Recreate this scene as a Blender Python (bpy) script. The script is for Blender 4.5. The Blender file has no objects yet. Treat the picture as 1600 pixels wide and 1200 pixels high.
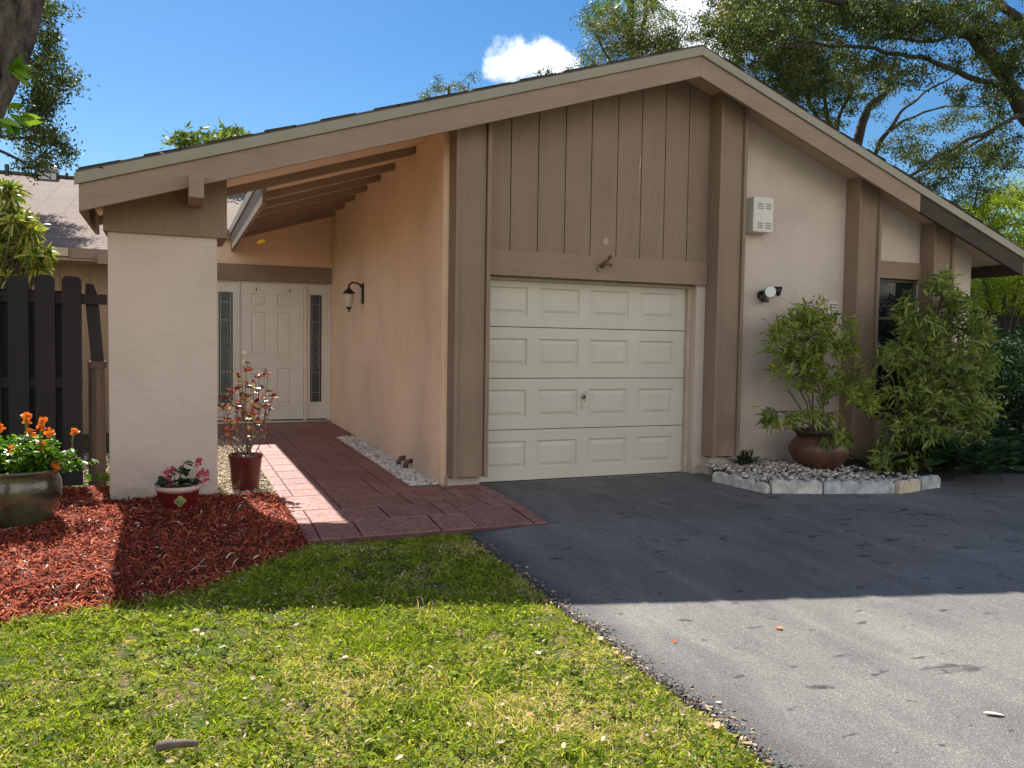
import bpy, math, random
import numpy as np
from mathutils import Vector, Matrix, noise as mnoise
random.seed(7); rng = np.random.default_rng(11)
C = bpy.context.scene.collection
# ------------------------------------------------------------------ camera
FPX = 1277.0; CH = 1.42
def cam_axes(yaw, pitch, roll):
    cy, sy, cp, sp = math.cos(yaw), math.sin(yaw), math.cos(pitch), math.sin(pitch)
    f = Vector((sy*cp, cy*cp, sp)); r = Vector((cy, -sy, 0)); u = r.cross(f)
    cr, sr = math.cos(roll), math.sin(roll)
    return r*cr+u*sr, u*cr-r*sr, -f
AX = cam_axes(math.radians(22.53), math.radians(-2.777), math.radians(.863))
def ray(u, v): return AX[0]*((u-800)/FPX) - AX[1]*((v-600)/FPX) - AX[2]
def at(u, v, y):
    d = ray(u, v); t = y/d.y; return Vector((0, 0, CH)) + d*t
def T(y):                                   # fall of the ground away from the house
    if y >= 6.9: return 0.0
    if y >= 4.2: return -.10*(6.9-y)/2.7
    if y >= 2: return -.10-.05*(4.2-y)/2.2
    if y >= -10: return -.15-.015*(2-y)
    return -.33
def gp(u, v, dz=0.0):
    z = dz
    for _ in range(6):
        d = ray(u, v); t = (z-CH)/d.z; p = Vector((0, 0, CH))+d*t; z = T(p.y)+dz
    return p
cam = bpy.data.objects.new('camera', bpy.data.cameras.new('camera')); C.objects.link(cam)
m = Matrix((AX[0], AX[1], AX[2])).transposed().to_4x4(); m.translation = Vector((0, 0, CH))
cam.matrix_world = m
cam.data.sensor_width = 36; cam.data.lens = FPX/1600*36; cam.data.clip_end = 2000; cam.data.clip_start = .05
bpy.context.scene.camera = cam
# ------------------------------------------------------------------ materials
def newmat(name):
    M = bpy.data.materials.new(name); M.use_nodes = True
    nt = M.node_tree; b = nt.nodes['Principled BSDF']; return M, nt, b
def N(nt, t, **k):
    n = nt.nodes.new(t)
    for a, v in k.items():
        if a.startswith('i_'): n.inputs[a[2:].replace('_', ' ')].default_value = v
        else: setattr(n, a, v)
    return n
def ramp(nt, fac, stops):
    r = nt.nodes.new('ShaderNodeValToRGB'); e = r.color_ramp.elements
    while len(e) < len(stops): e.new(.5)
    for i, (p, c) in enumerate(stops):
        e[i].position = p; e[i].color = (*c, 1) if len(c) == 3 else c
    nt.links.new(fac, r.inputs[0]); return r.outputs[0]
def coords(nt, scale=(1, 1, 1), rot=(0, 0, 0)):
    tc = nt.nodes.new('ShaderNodeTexCoord'); mp = nt.nodes.new('ShaderNodeMapping')
    mp.inputs['Scale'].default_value = scale; mp.inputs['Rotation'].default_value = rot
    nt.links.new(tc.outputs['Object'], mp.inputs[0]); return mp.outputs[0]
def nz(nt, co, scale, detail=4, rough=.55, dist=0):
    n = nt.nodes.new('ShaderNodeTexNoise'); n.inputs['Scale'].default_value = scale
    n.inputs['Detail'].default_value = detail; n.inputs['Roughness'].default_value = rough
    n.inputs['Distortion'].default_value = dist
    nt.links.new(co, n.inputs['Vector']); return n.outputs[0]
def mixc(nt, fac, a, b, mode='MIX'):
    x = nt.nodes.new('ShaderNodeMix'); x.data_type = 'RGBA'; x.blend_type = mode
    for s, v in ((0, fac), (6, a), (7, b)):
        if hasattr(v, 'is_linked') or hasattr(v, 'links'): nt.links.new(v, x.inputs[s])
        else: x.inputs[s].default_value = v if s == 0 else (*v, 1)
    return x.outputs[2]
def math_(nt, op, a, b=None):
    x = nt.nodes.new('ShaderNodeMath'); x.operation = op
    for s, v in ((0, a), (1, b)):
        if v is None: continue
        if hasattr(v, 'links'): nt.links.new(v, x.inputs[s])
        else: x.inputs[s].default_value = v
    return x.outputs[0]
def bump(nt, b, h, strength, dist=.01):
    x = nt.nodes.new('ShaderNodeBump'); x.inputs['Strength'].default_value = strength
    x.inputs['Distance'].default_value = dist
    nt.links.new(h, x.inputs['Height']); nt.links.new(x.outputs[0], b.inputs['Normal'])
def c3(c, k): return tuple(min(1, v*k) for v in c)
def plain(name, c, rough=.6, metal=0, var=.12, scale=6, bs=.1, bscale=60, stretch=(1, 1, 1), spec=.5, coat=0):
    M, nt, b = newmat(name); co = coords(nt, stretch)
    f = nz(nt, co, scale, 5, .6)
    nt.links.new(ramp(nt, f, [(.3, c3(c, 1-var)), (.7, c3(c, 1+var))]), b.inputs['Base Color'])
    b.inputs['Roughness'].default_value = rough; b.inputs['Metallic'].default_value = metal
    b.inputs['Specular IOR Level'].default_value = spec
    if coat: b.inputs['Coat Weight'].default_value = coat; b.inputs['Coat Roughness'].default_value = .08
    if bs: bump(nt, b, nz(nt, co, bscale, 3), bs)
    return M
def stucco(name, c, dirt=(.30, .25, .21), dk=.9):
    M, nt, b = newmat(name); co = coords(nt)
    big = nz(nt, co, 1.1, 4, .6, .4); fine = nz(nt, co, 38, 5, .65)
    vor = N(nt, 'ShaderNodeTexVoronoi'); vor.inputs['Scale'].default_value = 16; nt.links.new(mixc(nt, .12, co, nt.nodes.new('ShaderNodeTexNoise').outputs[1]), vor.inputs['Vector'])
    col = ramp(nt, big, [(.25, c3(c, .86)), (.5, c), (.8, c3(c, 1.08))])
    scr = nz(nt, coords(nt, (2.2, 2.2, 3.4)), 3.2, 7, .75, 1.6)
    mk = ramp(nt, scr, [(.60, (0, 0, 0)), (.72, (.7,)*3)])
    col = mixc(nt, mk, col, c3(c, .82))
    sep = N(nt, 'ShaderNodeSeparateXYZ'); nt.links.new(co, sep.inputs[0])
    low = nt.nodes.new('ShaderNodeMapRange'); nt.links.new(sep.outputs[2], low.inputs[0])
    low.inputs[1].default_value = .0; low.inputs[2].default_value = .42; low.inputs[3].default_value = dk; low.inputs[4].default_value = 0
    splash = math_(nt, 'MULTIPLY', low.outputs[0], ramp(nt, nz(nt, co, 7, 6, .7), [(.4, (0, 0, 0)), (.68, (1, 1, 1))]))
    col = mixc(nt, splash, col, dirt)
    nt.links.new(col, b.inputs['Base Color']); b.inputs['Roughness'].default_value = .92
    b.inputs['Specular IOR Level'].default_value = .2
    trowel = nz(nt, co, 7.5, 3, .5, .6)
    h = math_(nt, 'ADD', math_(nt, 'MULTIPLY', fine, .35), math_(nt, 'MULTIPLY', trowel, 1.3))
    bump(nt, b, h, .62, .02); return M
def paintwood(name, c, vertical=True, chip=(.45, .33, .27), grain=.25):
    M, nt, b = newmat(name); s = (1, 1, .05) if vertical else (.06, 1, 1)
    co = coords(nt, s); co2 = coords(nt)
    g = nz(nt, co, 55, 4, .6); big = nz(nt, co2, 1.7, 4, .6)
    col = ramp(nt, big, [(.25, c3(c, .84)), (.75, c3(c, 1.12))])
    col = mixc(nt, .35, col, ramp(nt, g, [(.3, c3(c, .78)), (.7, c3(c, 1.15))]))
    wash = nz(nt, coords(nt, (1, 1, .12) if vertical else (.15, 1, 1)), 6, 5, .65)
    col = mixc(nt, .5, col, mixc(nt, 1, col, ramp(nt, wash, [(.3, (.82, .82, .84)), (.7, (1.14, 1.13, 1.1))]), 'MULTIPLY'))
    ch = nz(nt, coords(nt, (1, 1, .55) if vertical else (.55, 1, 1)), 9, 7, .78)
    mk = ramp(nt, ch, [(.735, (0, 0, 0)), (.755, (.7,)*3)])
    col = mixc(nt, mk, col, chip)
    nt.links.new(col, b.inputs['Base Color']); b.inputs['Roughness'].default_value = .72
    b.inputs['Specular IOR Level'].default_value = .3
    bump(nt, b, g, grain, .004); return M
def leafmat(name, stops, rough=.5, trans=.35, spec=.4, tint=(.9, 1, .3)):
    M, nt, b = newmat(name)
    a = N(nt, 'ShaderNodeAttribute'); a.attribute_name = 't'
    col = ramp(nt, a.outputs['Fac'], stops); nt.links.new(col, b.inputs['Base Color'])
    b.inputs['Roughness'].default_value = rough; b.inputs['Specular IOR Level'].default_value = spec
    tr = N(nt, 'ShaderNodeBsdfTranslucent'); nt.links.new(mixc(nt, 1, col, tint, 'MULTIPLY'), tr.inputs[0])
    mx = N(nt, 'ShaderNodeMixShader'); mx.inputs[0].default_value = trans
    nt.links.new(b.outputs[0], mx.inputs[1]); nt.links.new(tr.outputs[0], mx.inputs[2])
    nt.links.new(mx.outputs[0], nt.nodes['Material Output'].inputs[0]); return M
def attrmat(name, stops, rough=.8, bs=0, spec=.3):
    M, nt, b = newmat(name); a = N(nt, 'ShaderNodeAttribute'); a.attribute_name = 't'
    nt.links.new(ramp(nt, a.outputs['Fac'], stops), b.inputs['Base Color'])
    b.inputs['Roughness'].default_value = rough; b.inputs['Specular IOR Level'].default_value = spec
    if bs: bump(nt, b, nz(nt, coords(nt), 90, 4), bs)
    return M
BOUNCE_PAINT = (.86, .61, .43); BROWN = (.262, .188, .136); GREY = (.215, .19, .15)
m_stucco = stucco('stucco_bounce_warm', BOUNCE_PAINT, (.5, .36, .27), .45)  # porch beige with warm bounce light put into the colour
m_stucco_front = stucco('stucco_front', (.56, .475, .415))
m_brown = paintwood('brown_paint', BROWN)
m_brown_h = paintwood('brown_paint_board', (.29, .205, .15), False)
m_brown_pale = paintwood('brown_fascia', (.31, .225, .172), False, chip=(.2, .13, .1))
m_trim = plain('drip_edge', (.27, .25, .19), .5, 0, .06, 3, .05)
m_raw = plain('bare_wood', (.048, .034, .026), .85, 0, .3, 9, .3, 40, (.2, 1, 1))
m_soffit = plain('soffit_paint', (.50, .385, .30), .8, 0, .06, 2, .1)
m_ceil = plain('porch_ceiling_paint', (.88, .66, .52), .8, 0, .06, 2, .1)
m_dark = plain('dark_gap', (.02, .016, .013), .9)
m_rust = plain('galvanised', (.45, .45, .46), .4, .8, .1)
def m_door_():
    M, nt, b = newmat('garage_door_paint'); co = coords(nt)
    c = (.56, .53, .45)
    col = ramp(nt, nz(nt, co, 1.5, 4), [(.3, c3(c, .95)), (.7, c3(c, 1.04))])
    streak = nz(nt, coords(nt, (1, 1, 7)), 2.4, 7, .78, .8)
    mk = ramp(nt, streak, [(.62, (0, 0, 0)), (.74, (.6,)*3)])
    col = mixc(nt, mk, col, (.36, .31, .23))
    nt.links.new(col, b.inputs['Base Color']); b.inputs['Roughness'].default_value = .5
    bump(nt, b, nz(nt, coords(nt, (1, 1, .1)), 80, 3), .08, .003); return M
m_door = m_door_()
m_white = plain('white_paint', (.74, .70, .62), .45, 0, .03, 2, .03)
m_box = plain('white_metal', (.62, .60, .55), .5, 0, .04, 4, .03)
m_black = plain('black_metal', (.015, .014, .014), .4, 0, .2, 20, .08)
m_steel = plain('steel', (.5, .47, .42), .3, .9, .1, 20, .03)
m_lens = plain('clear_lens', (.75, .77, .78), .12, 0, .06, 30, .3, 70)
m_conc = plain('concrete', (.40, .36, .31), .9, 0, .2, 8, .4, 50)
m_fence = plain('dark_stain', (.011, .009, .011), .75, 0, .35, 6, .4, 30, (1, 1, .12))
m_post = plain('weathered_post', (.075, .055, .042), .85, 0, .4, 8, .5, 25, (1, 1, .12))
def glassmat(name, c=(.012, .016, .02), rough=.04, leaded=False):
    M, nt, b = newmat(name); b.inputs['Base Color'].default_value = (*c, 1)
    b.inputs['Roughness'].default_value = rough; b.inputs['Specular IOR Level'].default_value = .6
    if leaded:
        co = coords(nt); bump(nt, b, nz(nt, co, 55, 3), .35, .01)
        nt.links.new(ramp(nt, nz(nt, co, 22, 5, .7, 2), [(.45, c), (.62, (.05, .07, .075)), (.75, (.2, .23, .24))]), b.inputs['Base Color'])
    return M
m_glass = glassmat('window_glass'); m_lead = glassmat('textured_glass', (.02, .03, .033), .15, True)
def m_asph_():
    M, nt, b = newmat('asphalt'); co = coords(nt)
    base = ramp(nt, nz(nt, co, .55, 5, .6, .5), [(.3, (.095, .09, .085)), (.5, (.155, .148, .136)), (.68, (.235, .223, .20))])
    base = mixc(nt, .5, base, ramp(nt, nz(nt, coords(nt, (1.8, .5, 1), (0, 0, .5)), 1.5, 5, .65, .8), [(.35, (.11, .105, .10)), (.68, (.25, .238, .214))]))
    sp = N(nt, 'ShaderNodeTexVoronoi'); sp.inputs['Scale'].default_value = 210; nt.links.new(co, sp.inputs['Vector'])
    sepc = N(nt, 'ShaderNodeSeparateColor'); nt.links.new(sp.outputs['Color'], sepc.inputs[0])
    g = ramp(nt, sepc.outputs[0], [(0, (.68,)*3), (.45, (.97,)*3), (.8, (1.1,)*3), (.93, (1.35,)*3), (1, (2.0,)*3)])
    base = mixc(nt, 1, base, g, 'MULTIPLY')
    # fresh tar where the asphalt was patched near the house and along the lawn
    sep = N(nt, 'ShaderNodeSeparateXYZ'); nt.links.new(co, sep.inputs[0])
    tar = math_(nt, 'ADD', sep.outputs[0], math_(nt, 'MULTIPLY', nz(nt, co, 1.6, 6, .7), .55))
    mr = nt.nodes.new('ShaderNodeMapRange'); nt.links.new(tar, mr.inputs[0])
    mr.inputs[1].default_value = 2.42; mr.inputs[2].default_value = 2.62; mr.inputs[3].default_value = .6; mr.inputs[4].default_value = 0
    base = mixc(nt, mr.outputs[0], base, mixc(nt, 1, g, (.07, .07, .075), 'MULTIPLY'))
    st = ramp(nt, nz(nt, coords(nt, (.8, 1.9, 1)), 2.3, 4, .55, .3), [(.63, (0, 0, 0)), (.68, (.75,)*3)])
    base = mixc(nt, st, base, (.035, .033, .035))
    sp2 = ramp(nt, nz(nt, coords(nt, (.7, 1.6, 1)), 9, 2, .5), [(.675, (0, 0, 0)), (.71, (.8,)*3)])
    base = mixc(nt, sp2, base, (.04, .037, .037))
    nt.links.new(base, b.inputs['Base Color']); b.inputs['Roughness'].default_value = .82
    b.inputs['Specular IOR Level'].default_value = .35
    h = math_(nt, 'ADD', math_(nt, 'MULTIPLY', sp.outputs['Distance'], .8), nz(nt, co, 120, 3))
    bump(nt, b, h, .7, .006); return M
m_asph = m_asph_()
def m_walk_():
    M, nt, b = newmat('stamped_concrete'); co = coords(nt)
    a = N(nt, 'ShaderNodeAttribute'); a.attribute_name = 't'
    base = ramp(nt, a.outputs['Fac'], [(0, (.27, .12, .095)), (.5, (.35, .155, .122)), (1, (.42, .20, .16))])
    base = mixc(nt, .55, base, ramp(nt, nz(nt, co, 3.5, 6, .7, .6), [(.3, (.20, .085, .07)), (.7, (.47, .225, .18))]))
    base = mixc(nt, ramp(nt, nz(nt, co, 26, 4, .7), [(.38, (.75,)*3), (.58, (0,)*3)]), base, (.13, .06, .052))
    nt.links.new(base, b.inputs['Base Color']); b.inputs['Roughness'].default_value = .6
    bump(nt, b, nz(nt, co, 14, 6, .7, .8), .9, .018); return M
m_walk = m_walk_(); m_grout = plain('stamped_joint', (.11, .055, .048), .85, 0, .3, 10, .3)
def m_shingle_(c, name):
    M, nt, b = newmat(name)
    co = coords(nt, (1, 1, 1)); br = N(nt, 'ShaderNodeTexBrick'); nt.links.new(co, br.inputs['Vector'])
    br.inputs['Scale'].default_value = 1; br.inputs['Brick Width'].default_value = .9; br.inputs['Row Height'].default_value = .125
    br.inputs['Mortar Size'].default_value = .014; br.inputs['Mortar Smooth'].default_value = .4
    br.inputs['Color1'].default_value = (*c3(c, .8), 1); br.inputs['Color2'].default_value = (*c3(c, 1.15), 1); br.inputs['Mortar'].default_value = (*c3(c, .22), 1)
    col = mixc(nt, .35, br.outputs[0], ramp(nt, nz(nt, co, 90, 3), [(.3, c3(c, .6)), (.7, c3(c, 1.4))]))
    nt.links.new(col, b.inputs['Base Color']); b.inputs['Roughness'].default_value = .95
    inv = math_(nt, 'SUBTRACT', 1.0, br.outputs['Fac']); bump(nt, b, inv, .8, .012); return M
m_shing = m_shingle_((.20, .145, .113), 'tan_shingles'); m_shing_dark = m_shingle_((.10, .085, .075), 'dark_shingles')
def m_ground_():
    M, nt, b = newmat('soil_and_turf'); co = coords(nt)
    f = nz(nt, co, 2.2, 6, .7); g = nz(nt, co, 30, 5, .7)
    c1 = ramp(nt, g, [(.3, (.05, .035, .022)), (.55, (.20, .145, .085)), (.75, (.42, .32, .2))])
    c2 = ramp(nt, g, [(.3, (.03, .05, .012)), (.7, (.12, .17, .035))])
    nt.links.new(mixc(nt, ramp(nt, f, [(.4, (0, 0, 0)), (.6, (1, 1, 1))]), c1, c2), b.inputs['Base Color'])
    b.inputs['Roughness'].default_value = 1; b.inputs['Specular IOR Level'].default_value = .05; bump(nt, b, g, .8, .03); return M
m_ground = m_ground_()
m_mulchbase = plain('mulch_base', (.11, .026, .016), .9, 0, .5, 20, 1, 60)
m_mulch = attrmat('red_mulch', [(0, (.055, .013, .009)), (.35, (.26, .050, .026)), (.7, (.48, .11, .055)), (.93, (.62, .23, .13)), (1, (.68, .52, .4))], .85, 0, .08)
m_soil = plain('dark_soil', (.022, .016, .013), .95, 0, .5, 14, 1, 40)
m_peb = attrmat('white_pebbles', [(0, (.34, .29, .24)), (.3, (.55, .5, .44)), (.7, (.72, .69, .64)), (1, (.82, .8, .78))], .7, .2)
m_gravel = attrmat('tan_gravel', [(0, (.22, .17, .11)), (.5, (.5, .41, .28)), (1, (.72, .64, .5))], .8, .2)
m_peb_old = attrmat('dirty_pebbles', [(0, (.10, .085, .07)), (.35, (.34, .3, .25)), (.8, (.58, .54, .48)), (1, (.72, .69, .64))], .8, .2)
m_bark = plain('oak_bark', (.042, .034, .029), .95, 0, .5, 14, 1, 22, (1, 1, .3))
m_barkdark = plain('trunk_bark', (.075, .06, .05), .95, 0, 1.0, 26, 1, 30, (1, 1, .45))
m_twig = plain('twig', (.11, .085, .065), .9, 0, .3, 20, .3)
m_stemg = plain('green_stem', (.13, .16, .05), .7, 0, .3, 20, .1)
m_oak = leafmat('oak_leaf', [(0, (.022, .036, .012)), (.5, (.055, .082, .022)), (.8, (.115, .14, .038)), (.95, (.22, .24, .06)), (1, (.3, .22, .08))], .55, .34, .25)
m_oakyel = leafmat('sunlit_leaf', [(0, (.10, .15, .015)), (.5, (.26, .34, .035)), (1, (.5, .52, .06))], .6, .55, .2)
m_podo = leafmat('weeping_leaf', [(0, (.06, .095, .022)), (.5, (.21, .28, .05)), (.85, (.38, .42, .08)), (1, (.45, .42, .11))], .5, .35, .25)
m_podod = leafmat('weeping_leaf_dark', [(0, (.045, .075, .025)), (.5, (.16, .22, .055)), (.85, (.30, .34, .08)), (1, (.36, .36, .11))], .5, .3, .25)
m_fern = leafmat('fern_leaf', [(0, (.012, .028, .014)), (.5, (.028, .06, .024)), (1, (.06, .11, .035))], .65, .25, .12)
m_song = leafmat('variegated_leaf', [(0, (.07, .13, .015)), (.4, (.16, .24, .03)), (.6, (.42, .42, .07)), (1, (.62, .58, .18))], .4, .35)
m_cross = leafmat('bright_leaf', [(0, (.04, .12, .01)), (.5, (.11, .25, .02)), (1, (.28, .42, .04))], .32, .4)
m_croton = leafmat('croton_leaf', [(0, (.045, .008, .01)), (.35, (.20, .025, .02)), (.6, (.35, .09, .03)), (.74, (.45, .17, .12)), (.86, (.5, .38, .05)), (1, (.16, .25, .03))], .25, .25, .6, (1, .6, .4))
m_begleaf = leafmat('begonia_leaf', [(0, (.015, .04, .015)), (.7, (.03, .07, .02)), (.9, (.12, .15, .04)), (1, (.2, .2, .05))], .3, .2)
m_pink = leafmat('pink_petal', [(0, (.55, .05, .12)), (1, (.75, .22, .32))], .5, .4, .3, (1, .6, .7))
m_orange = leafmat('orange_petal', [(0, (.8, .20, .02)), (1, (.9, .36, .05))], .5, .35, .3, (1, .7, .4))
m_grass = leafmat('grass_blade', [(0, (.05, .085, .01)), (.3, (.19, .27, .028)), (.6, (.40, .47, .05)), (.75, (.52, .53, .09)), (.87, (.64, .52, .29)), (1, (.82, .67, .50))], .65, .5, .1, (.95, 1, .3))
m_deadleaf = attrmat('dead_leaf', [(0, (.16, .085, .035)), (.4, (.34, .22, .11)), (.8, (.50, .38, .25)), (1, (.58, .5, .38))], .8)
m_orangeleaf = plain('orange_leaf', (.55, .13, .03), .6); m_yellowleaf = plain('yellow_leaf', (.85, .55, .02), .5)
m_redleaf = plain('red_brown_leaf', (.32, .07, .03), .6)
m_greenglaze = plain('green_glaze', (.05, .05, .03), .2, 0, .6, 5, .06, 15, coat=.6)
m_redglaze = plain('red_glaze', (.13, .012, .014), .15, 0, .25, 5, .03, coat=.5)
m_rim = plain('cream_rim', (.55, .42, .33), .4)
m_badge = plain('green_badge', (.20, .24, .08), .5, 0, .3, 30, .3)
m_badge2 = plain('badge_edge', (.42, .36, .2), .5)
m_nursery = plain('maroon_plastic', (.10, .02, .016), .32, 0, .15, 5, .03)
m_terra = plain('terracotta', (.10, .043, .025), .55, 0, .55, 6, .12, 12, coat=.25)
m_terrad = plain('terracotta_rim', (.05, .032, .026), .6, 0, .3, 6, .15)
m_block = plain('edging_concrete', (.50, .47, .43), .95, 0, .38, 11, .8, 30)
m_blockg = plain('edging_concrete_grey', (.40, .42, .41), .95, 0, .38, 11, .8, 30)
m_blockt = plain('edging_concrete_tan', (.56, .47, .36), .95, 0, .2, 7, .8, 30)
# ------------------------------------------------------------------ mesh helpers
def wloc(o):
    v = Vector((0, 0, 0))
    while o is not None: v += o.location; o = o.parent
    return v
def link(me, name, mat, parent=None, origin=None, smooth=False):
    me.materials.append(mat) if mat else None
    o = bpy.data.objects.new(name, me); C.objects.link(o)
    off = wloc(parent) if parent else Vector(origin or (0, 0, 0))
    if off.length: me.transform(Matrix.Translation(-off))
    if parent: o.parent = parent
    else: o.location = off
    if smooth: me.polygons.foreach_set('use_smooth', [True]*len(me.polygons))
    return o
def tag(o, label=None, cat=None, group=None, kind=None):
    for k, v in (('label', label), ('category', cat), ('group', group), ('kind', kind)):
        if v: o[k] = v
    return o
def thing(name, loc, label, cat, group=None):
    o = bpy.data.objects.new(name, None); C.objects.link(o); o.location = loc; o.empty_display_size = .1
    return tag(o, label, cat, group)
class MB:
    def __init__(s): s.v = []; s.f = []; s.t = []
    def add(s, vs, fs, t=.5):
        n = len(s.v); s.v += [tuple(v) for v in vs]; s.f += [tuple(i+n for i in f) for f in fs]; s.t += [t]*len(vs); return s
    def box(s, x0, x1, y0, y1, z0, z1, t=.5):
        return s.add([(x0, y0, z0), (x1, y0, z0), (x1, y1, z0), (x0, y1, z0), (x0, y0, z1), (x1, y0, z1), (x1, y1, z1), (x0, y1, z1)],
              [(0, 3, 2, 1), (4, 5, 6, 7), (0, 1, 5, 4), (1, 2, 6, 5), (2, 3, 7, 6), (3, 0, 4, 7)], t)
    def prism(s, pts, a, b, axis='y', t=.5):
        n = len(pts)
        def mk(p, k):
            return (p[0], k, p[1]) if axis == 'y' else ((k, p[0], p[1]) if axis == 'x' else (p[0], p[1], k))
        vs = [mk(p, a) for p in pts]+[mk(p, b) for p in pts]
        fs = [tuple(range(n)), tuple(range(2*n-1, n-1, -1))]+[(i, i+n, (i+1) % n+n, (i+1) % n) for i in range(n)]
        return s.add(vs, fs, t)
    def lathe(s, prof, c, n=32, t=.5, sx=1, sy=1):
        vs = []; fs = []
        for r, z in prof:
            for k in range(n):
                a = 2*math.pi*k/n; vs.append((c[0]+r*sx*math.cos(a), c[1]+r*sy*math.sin(a), c[2]+z))
        for i in range(len(prof)-1):
            for k in range(n): k2 = (k+1) % n; fs.append((i*n+k, i*n+k2, (i+1)*n+k2, (i+1)*n+k))
        return s.add(vs, fs, t)
    def tube(s, pts, rad, n=8, t=.5, wob=0):
        pts = [Vector(p) for p in pts]; vs = []; fs = []
        if not hasattr(rad, '__len__'): rad = [rad]*len(pts)
        up = Vector((.3, .2, 1)).normalized()
        for i, p in enumerate(pts):
            d = (pts[min(i+1, len(pts)-1)]-pts[max(i-1, 0)]).normalized()
            if i == 0: a = d.cross(up); a = a if a.length > .1 else d.cross(Vector((1, 0, 0)))
            else: a = a-d*a.dot(d)
            if a.length < 1e-4: a = d.orthogonal()
            a = a.normalized(); b = d.cross(a)
            for k in range(n):
                q = 2*math.pi*k/n; r = rad[i]
                if wob: r *= 1+wob*mnoise.noise(Vector((p.x*3+math.cos(q)*1.4, p.y*3+math.sin(q)*1.4, p.z*2.5)))
                vs.append(p+(a*math.cos(q)+b*math.sin(q))*r)
        for i in range(len(pts)-1):
            for k in range(n): k2 = (k+1) % n; fs.append((i*n+k, i*n+k2, (i+1)*n+k2, (i+1)*n+k))
        fs.append(tuple(range(n))); fs.append(tuple(range(len(vs)-1, len(vs)-n-1, -1)))
        return s.add(vs, fs, t)
    def build(s, name, mat, parent=None, origin=None, smooth=False, bev=0):
        me = bpy.data.meshes.new(name); me.from_pydata(s.v, [], s.f)
        import bmesh
        bm = bmesh.new(); bm.from_mesh(me); bmesh.ops.recalc_face_normals(bm, faces=bm.faces); bm.to_mesh(me); bm.free()
        at_ = me.attributes.new('t', 'FLOAT', 'POINT'); at_.data.foreach_set('value', s.t)
        me.update(); o = link(me, name, mat, parent, origin, smooth)
        if bev:
            md = o.modifiers.new('bevel', 'BEVEL'); md.width = bev; md.segments = 2; md.limit_method = 'ANGLE'; md.angle_limit = .6
        return o
def npmesh(name, V, F, t, mat, parent=None, origin=None, smooth=False):
    """V (n,3) F (m,k) same k; t per vertex"""
    me = bpy.data.meshes.new(name); n, (mm, k) = len(V), F.shape
    me.vertices.add(n); me.vertices.foreach_set('co', V.astype(np.float32).ravel())
    me.loops.add(mm*k); me.loops.foreach_set('vertex_index', F.astype(np.int32).ravel())
    me.polygons.add(mm); me.polygons.foreach_set('loop_start', np.arange(0, mm*k, k, dtype=np.int32))
    me.update(calc_edges=True)
    a = me.attributes.new('t', 'FLOAT', 'POINT'); a.data.foreach_set('value', np.clip(t, 0, 1).astype(np.float32))
    return link(me, name, mat, parent, origin, smooth)
def unit(a): return a/np.maximum(np.linalg.norm(a, axis=1, keepdims=True), 1e-9)
def leaves(name, P, D, L, W, t, mat, parent=None, origin=None, bend=.0, kind='diamond', Nrm=None):
    """one leaf per row: base P, direction D, length L, width W"""
    n = len(P); D = unit(D); R = Nrm if Nrm is not None else rng.normal(size=(n, 3))
    S = unit(np.cross(D, R)); Nn = np.cross(S, D)
    L = np.broadcast_to(np.asarray(L, float), (n,))[:, None]; W = np.broadcast_to(np.asarray(W, float), (n,))[:, None]
    if kind == 'diamond':
        prof = [(0, 0, 0), (.45, .5, .08), (1, 0, 0), (.45, -.5, .08)]; F0 = np.array([[0, 1, 2, 3]])
    elif kind == 'lance':
        prof = [(0, -.12, 0), (0, .12, 0), (.35, .5, .5), (.35, -.5, .5), (.7, .36, .8), (.7, -.36, .8), (1, .03, 1), (1, -.03, 1)]
        F0 = np.array([[0, 1, 2, 3], [3, 2, 4, 5], [5, 4, 6, 7]])
    else:  # round
        prof = [(0, 0, 0), (.2, .38, .2), (.55, .5, .5), (.85, .3, .8), (1, 0, 1), (.85, -.3, .8), (.55, -.5, .5), (.2, -.38, .2)]
        F0 = np.array([[0, 1, 2, 3], [0, 3, 4, 5], [0, 5, 6, 7]])
    k = len(prof); V = np.zeros((n, k, 3)); dn = np.array([0, 0, -1.])
    for i, (a, b, c) in enumerate(prof):
        V[:, i] = P+D*L*a+S*W*b+Nn*W*.25*abs(b)*2*(1 if kind == 'lance' else .6)+dn*L*bend*a*a
    F = (F0[None]+(np.arange(n)*k)[:, None, None]).reshape(-1, F0.shape[1])
    return npmesh(name, V.reshape(-1, 3), F, np.repeat(t, k), mat, parent, origin)
def vnoise(P, s):
    return np.array([mnoise.noise(Vector((p[0]*s, p[1]*s, p[2]*s if len(p) > 2 else 0))) for p in P])
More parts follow.
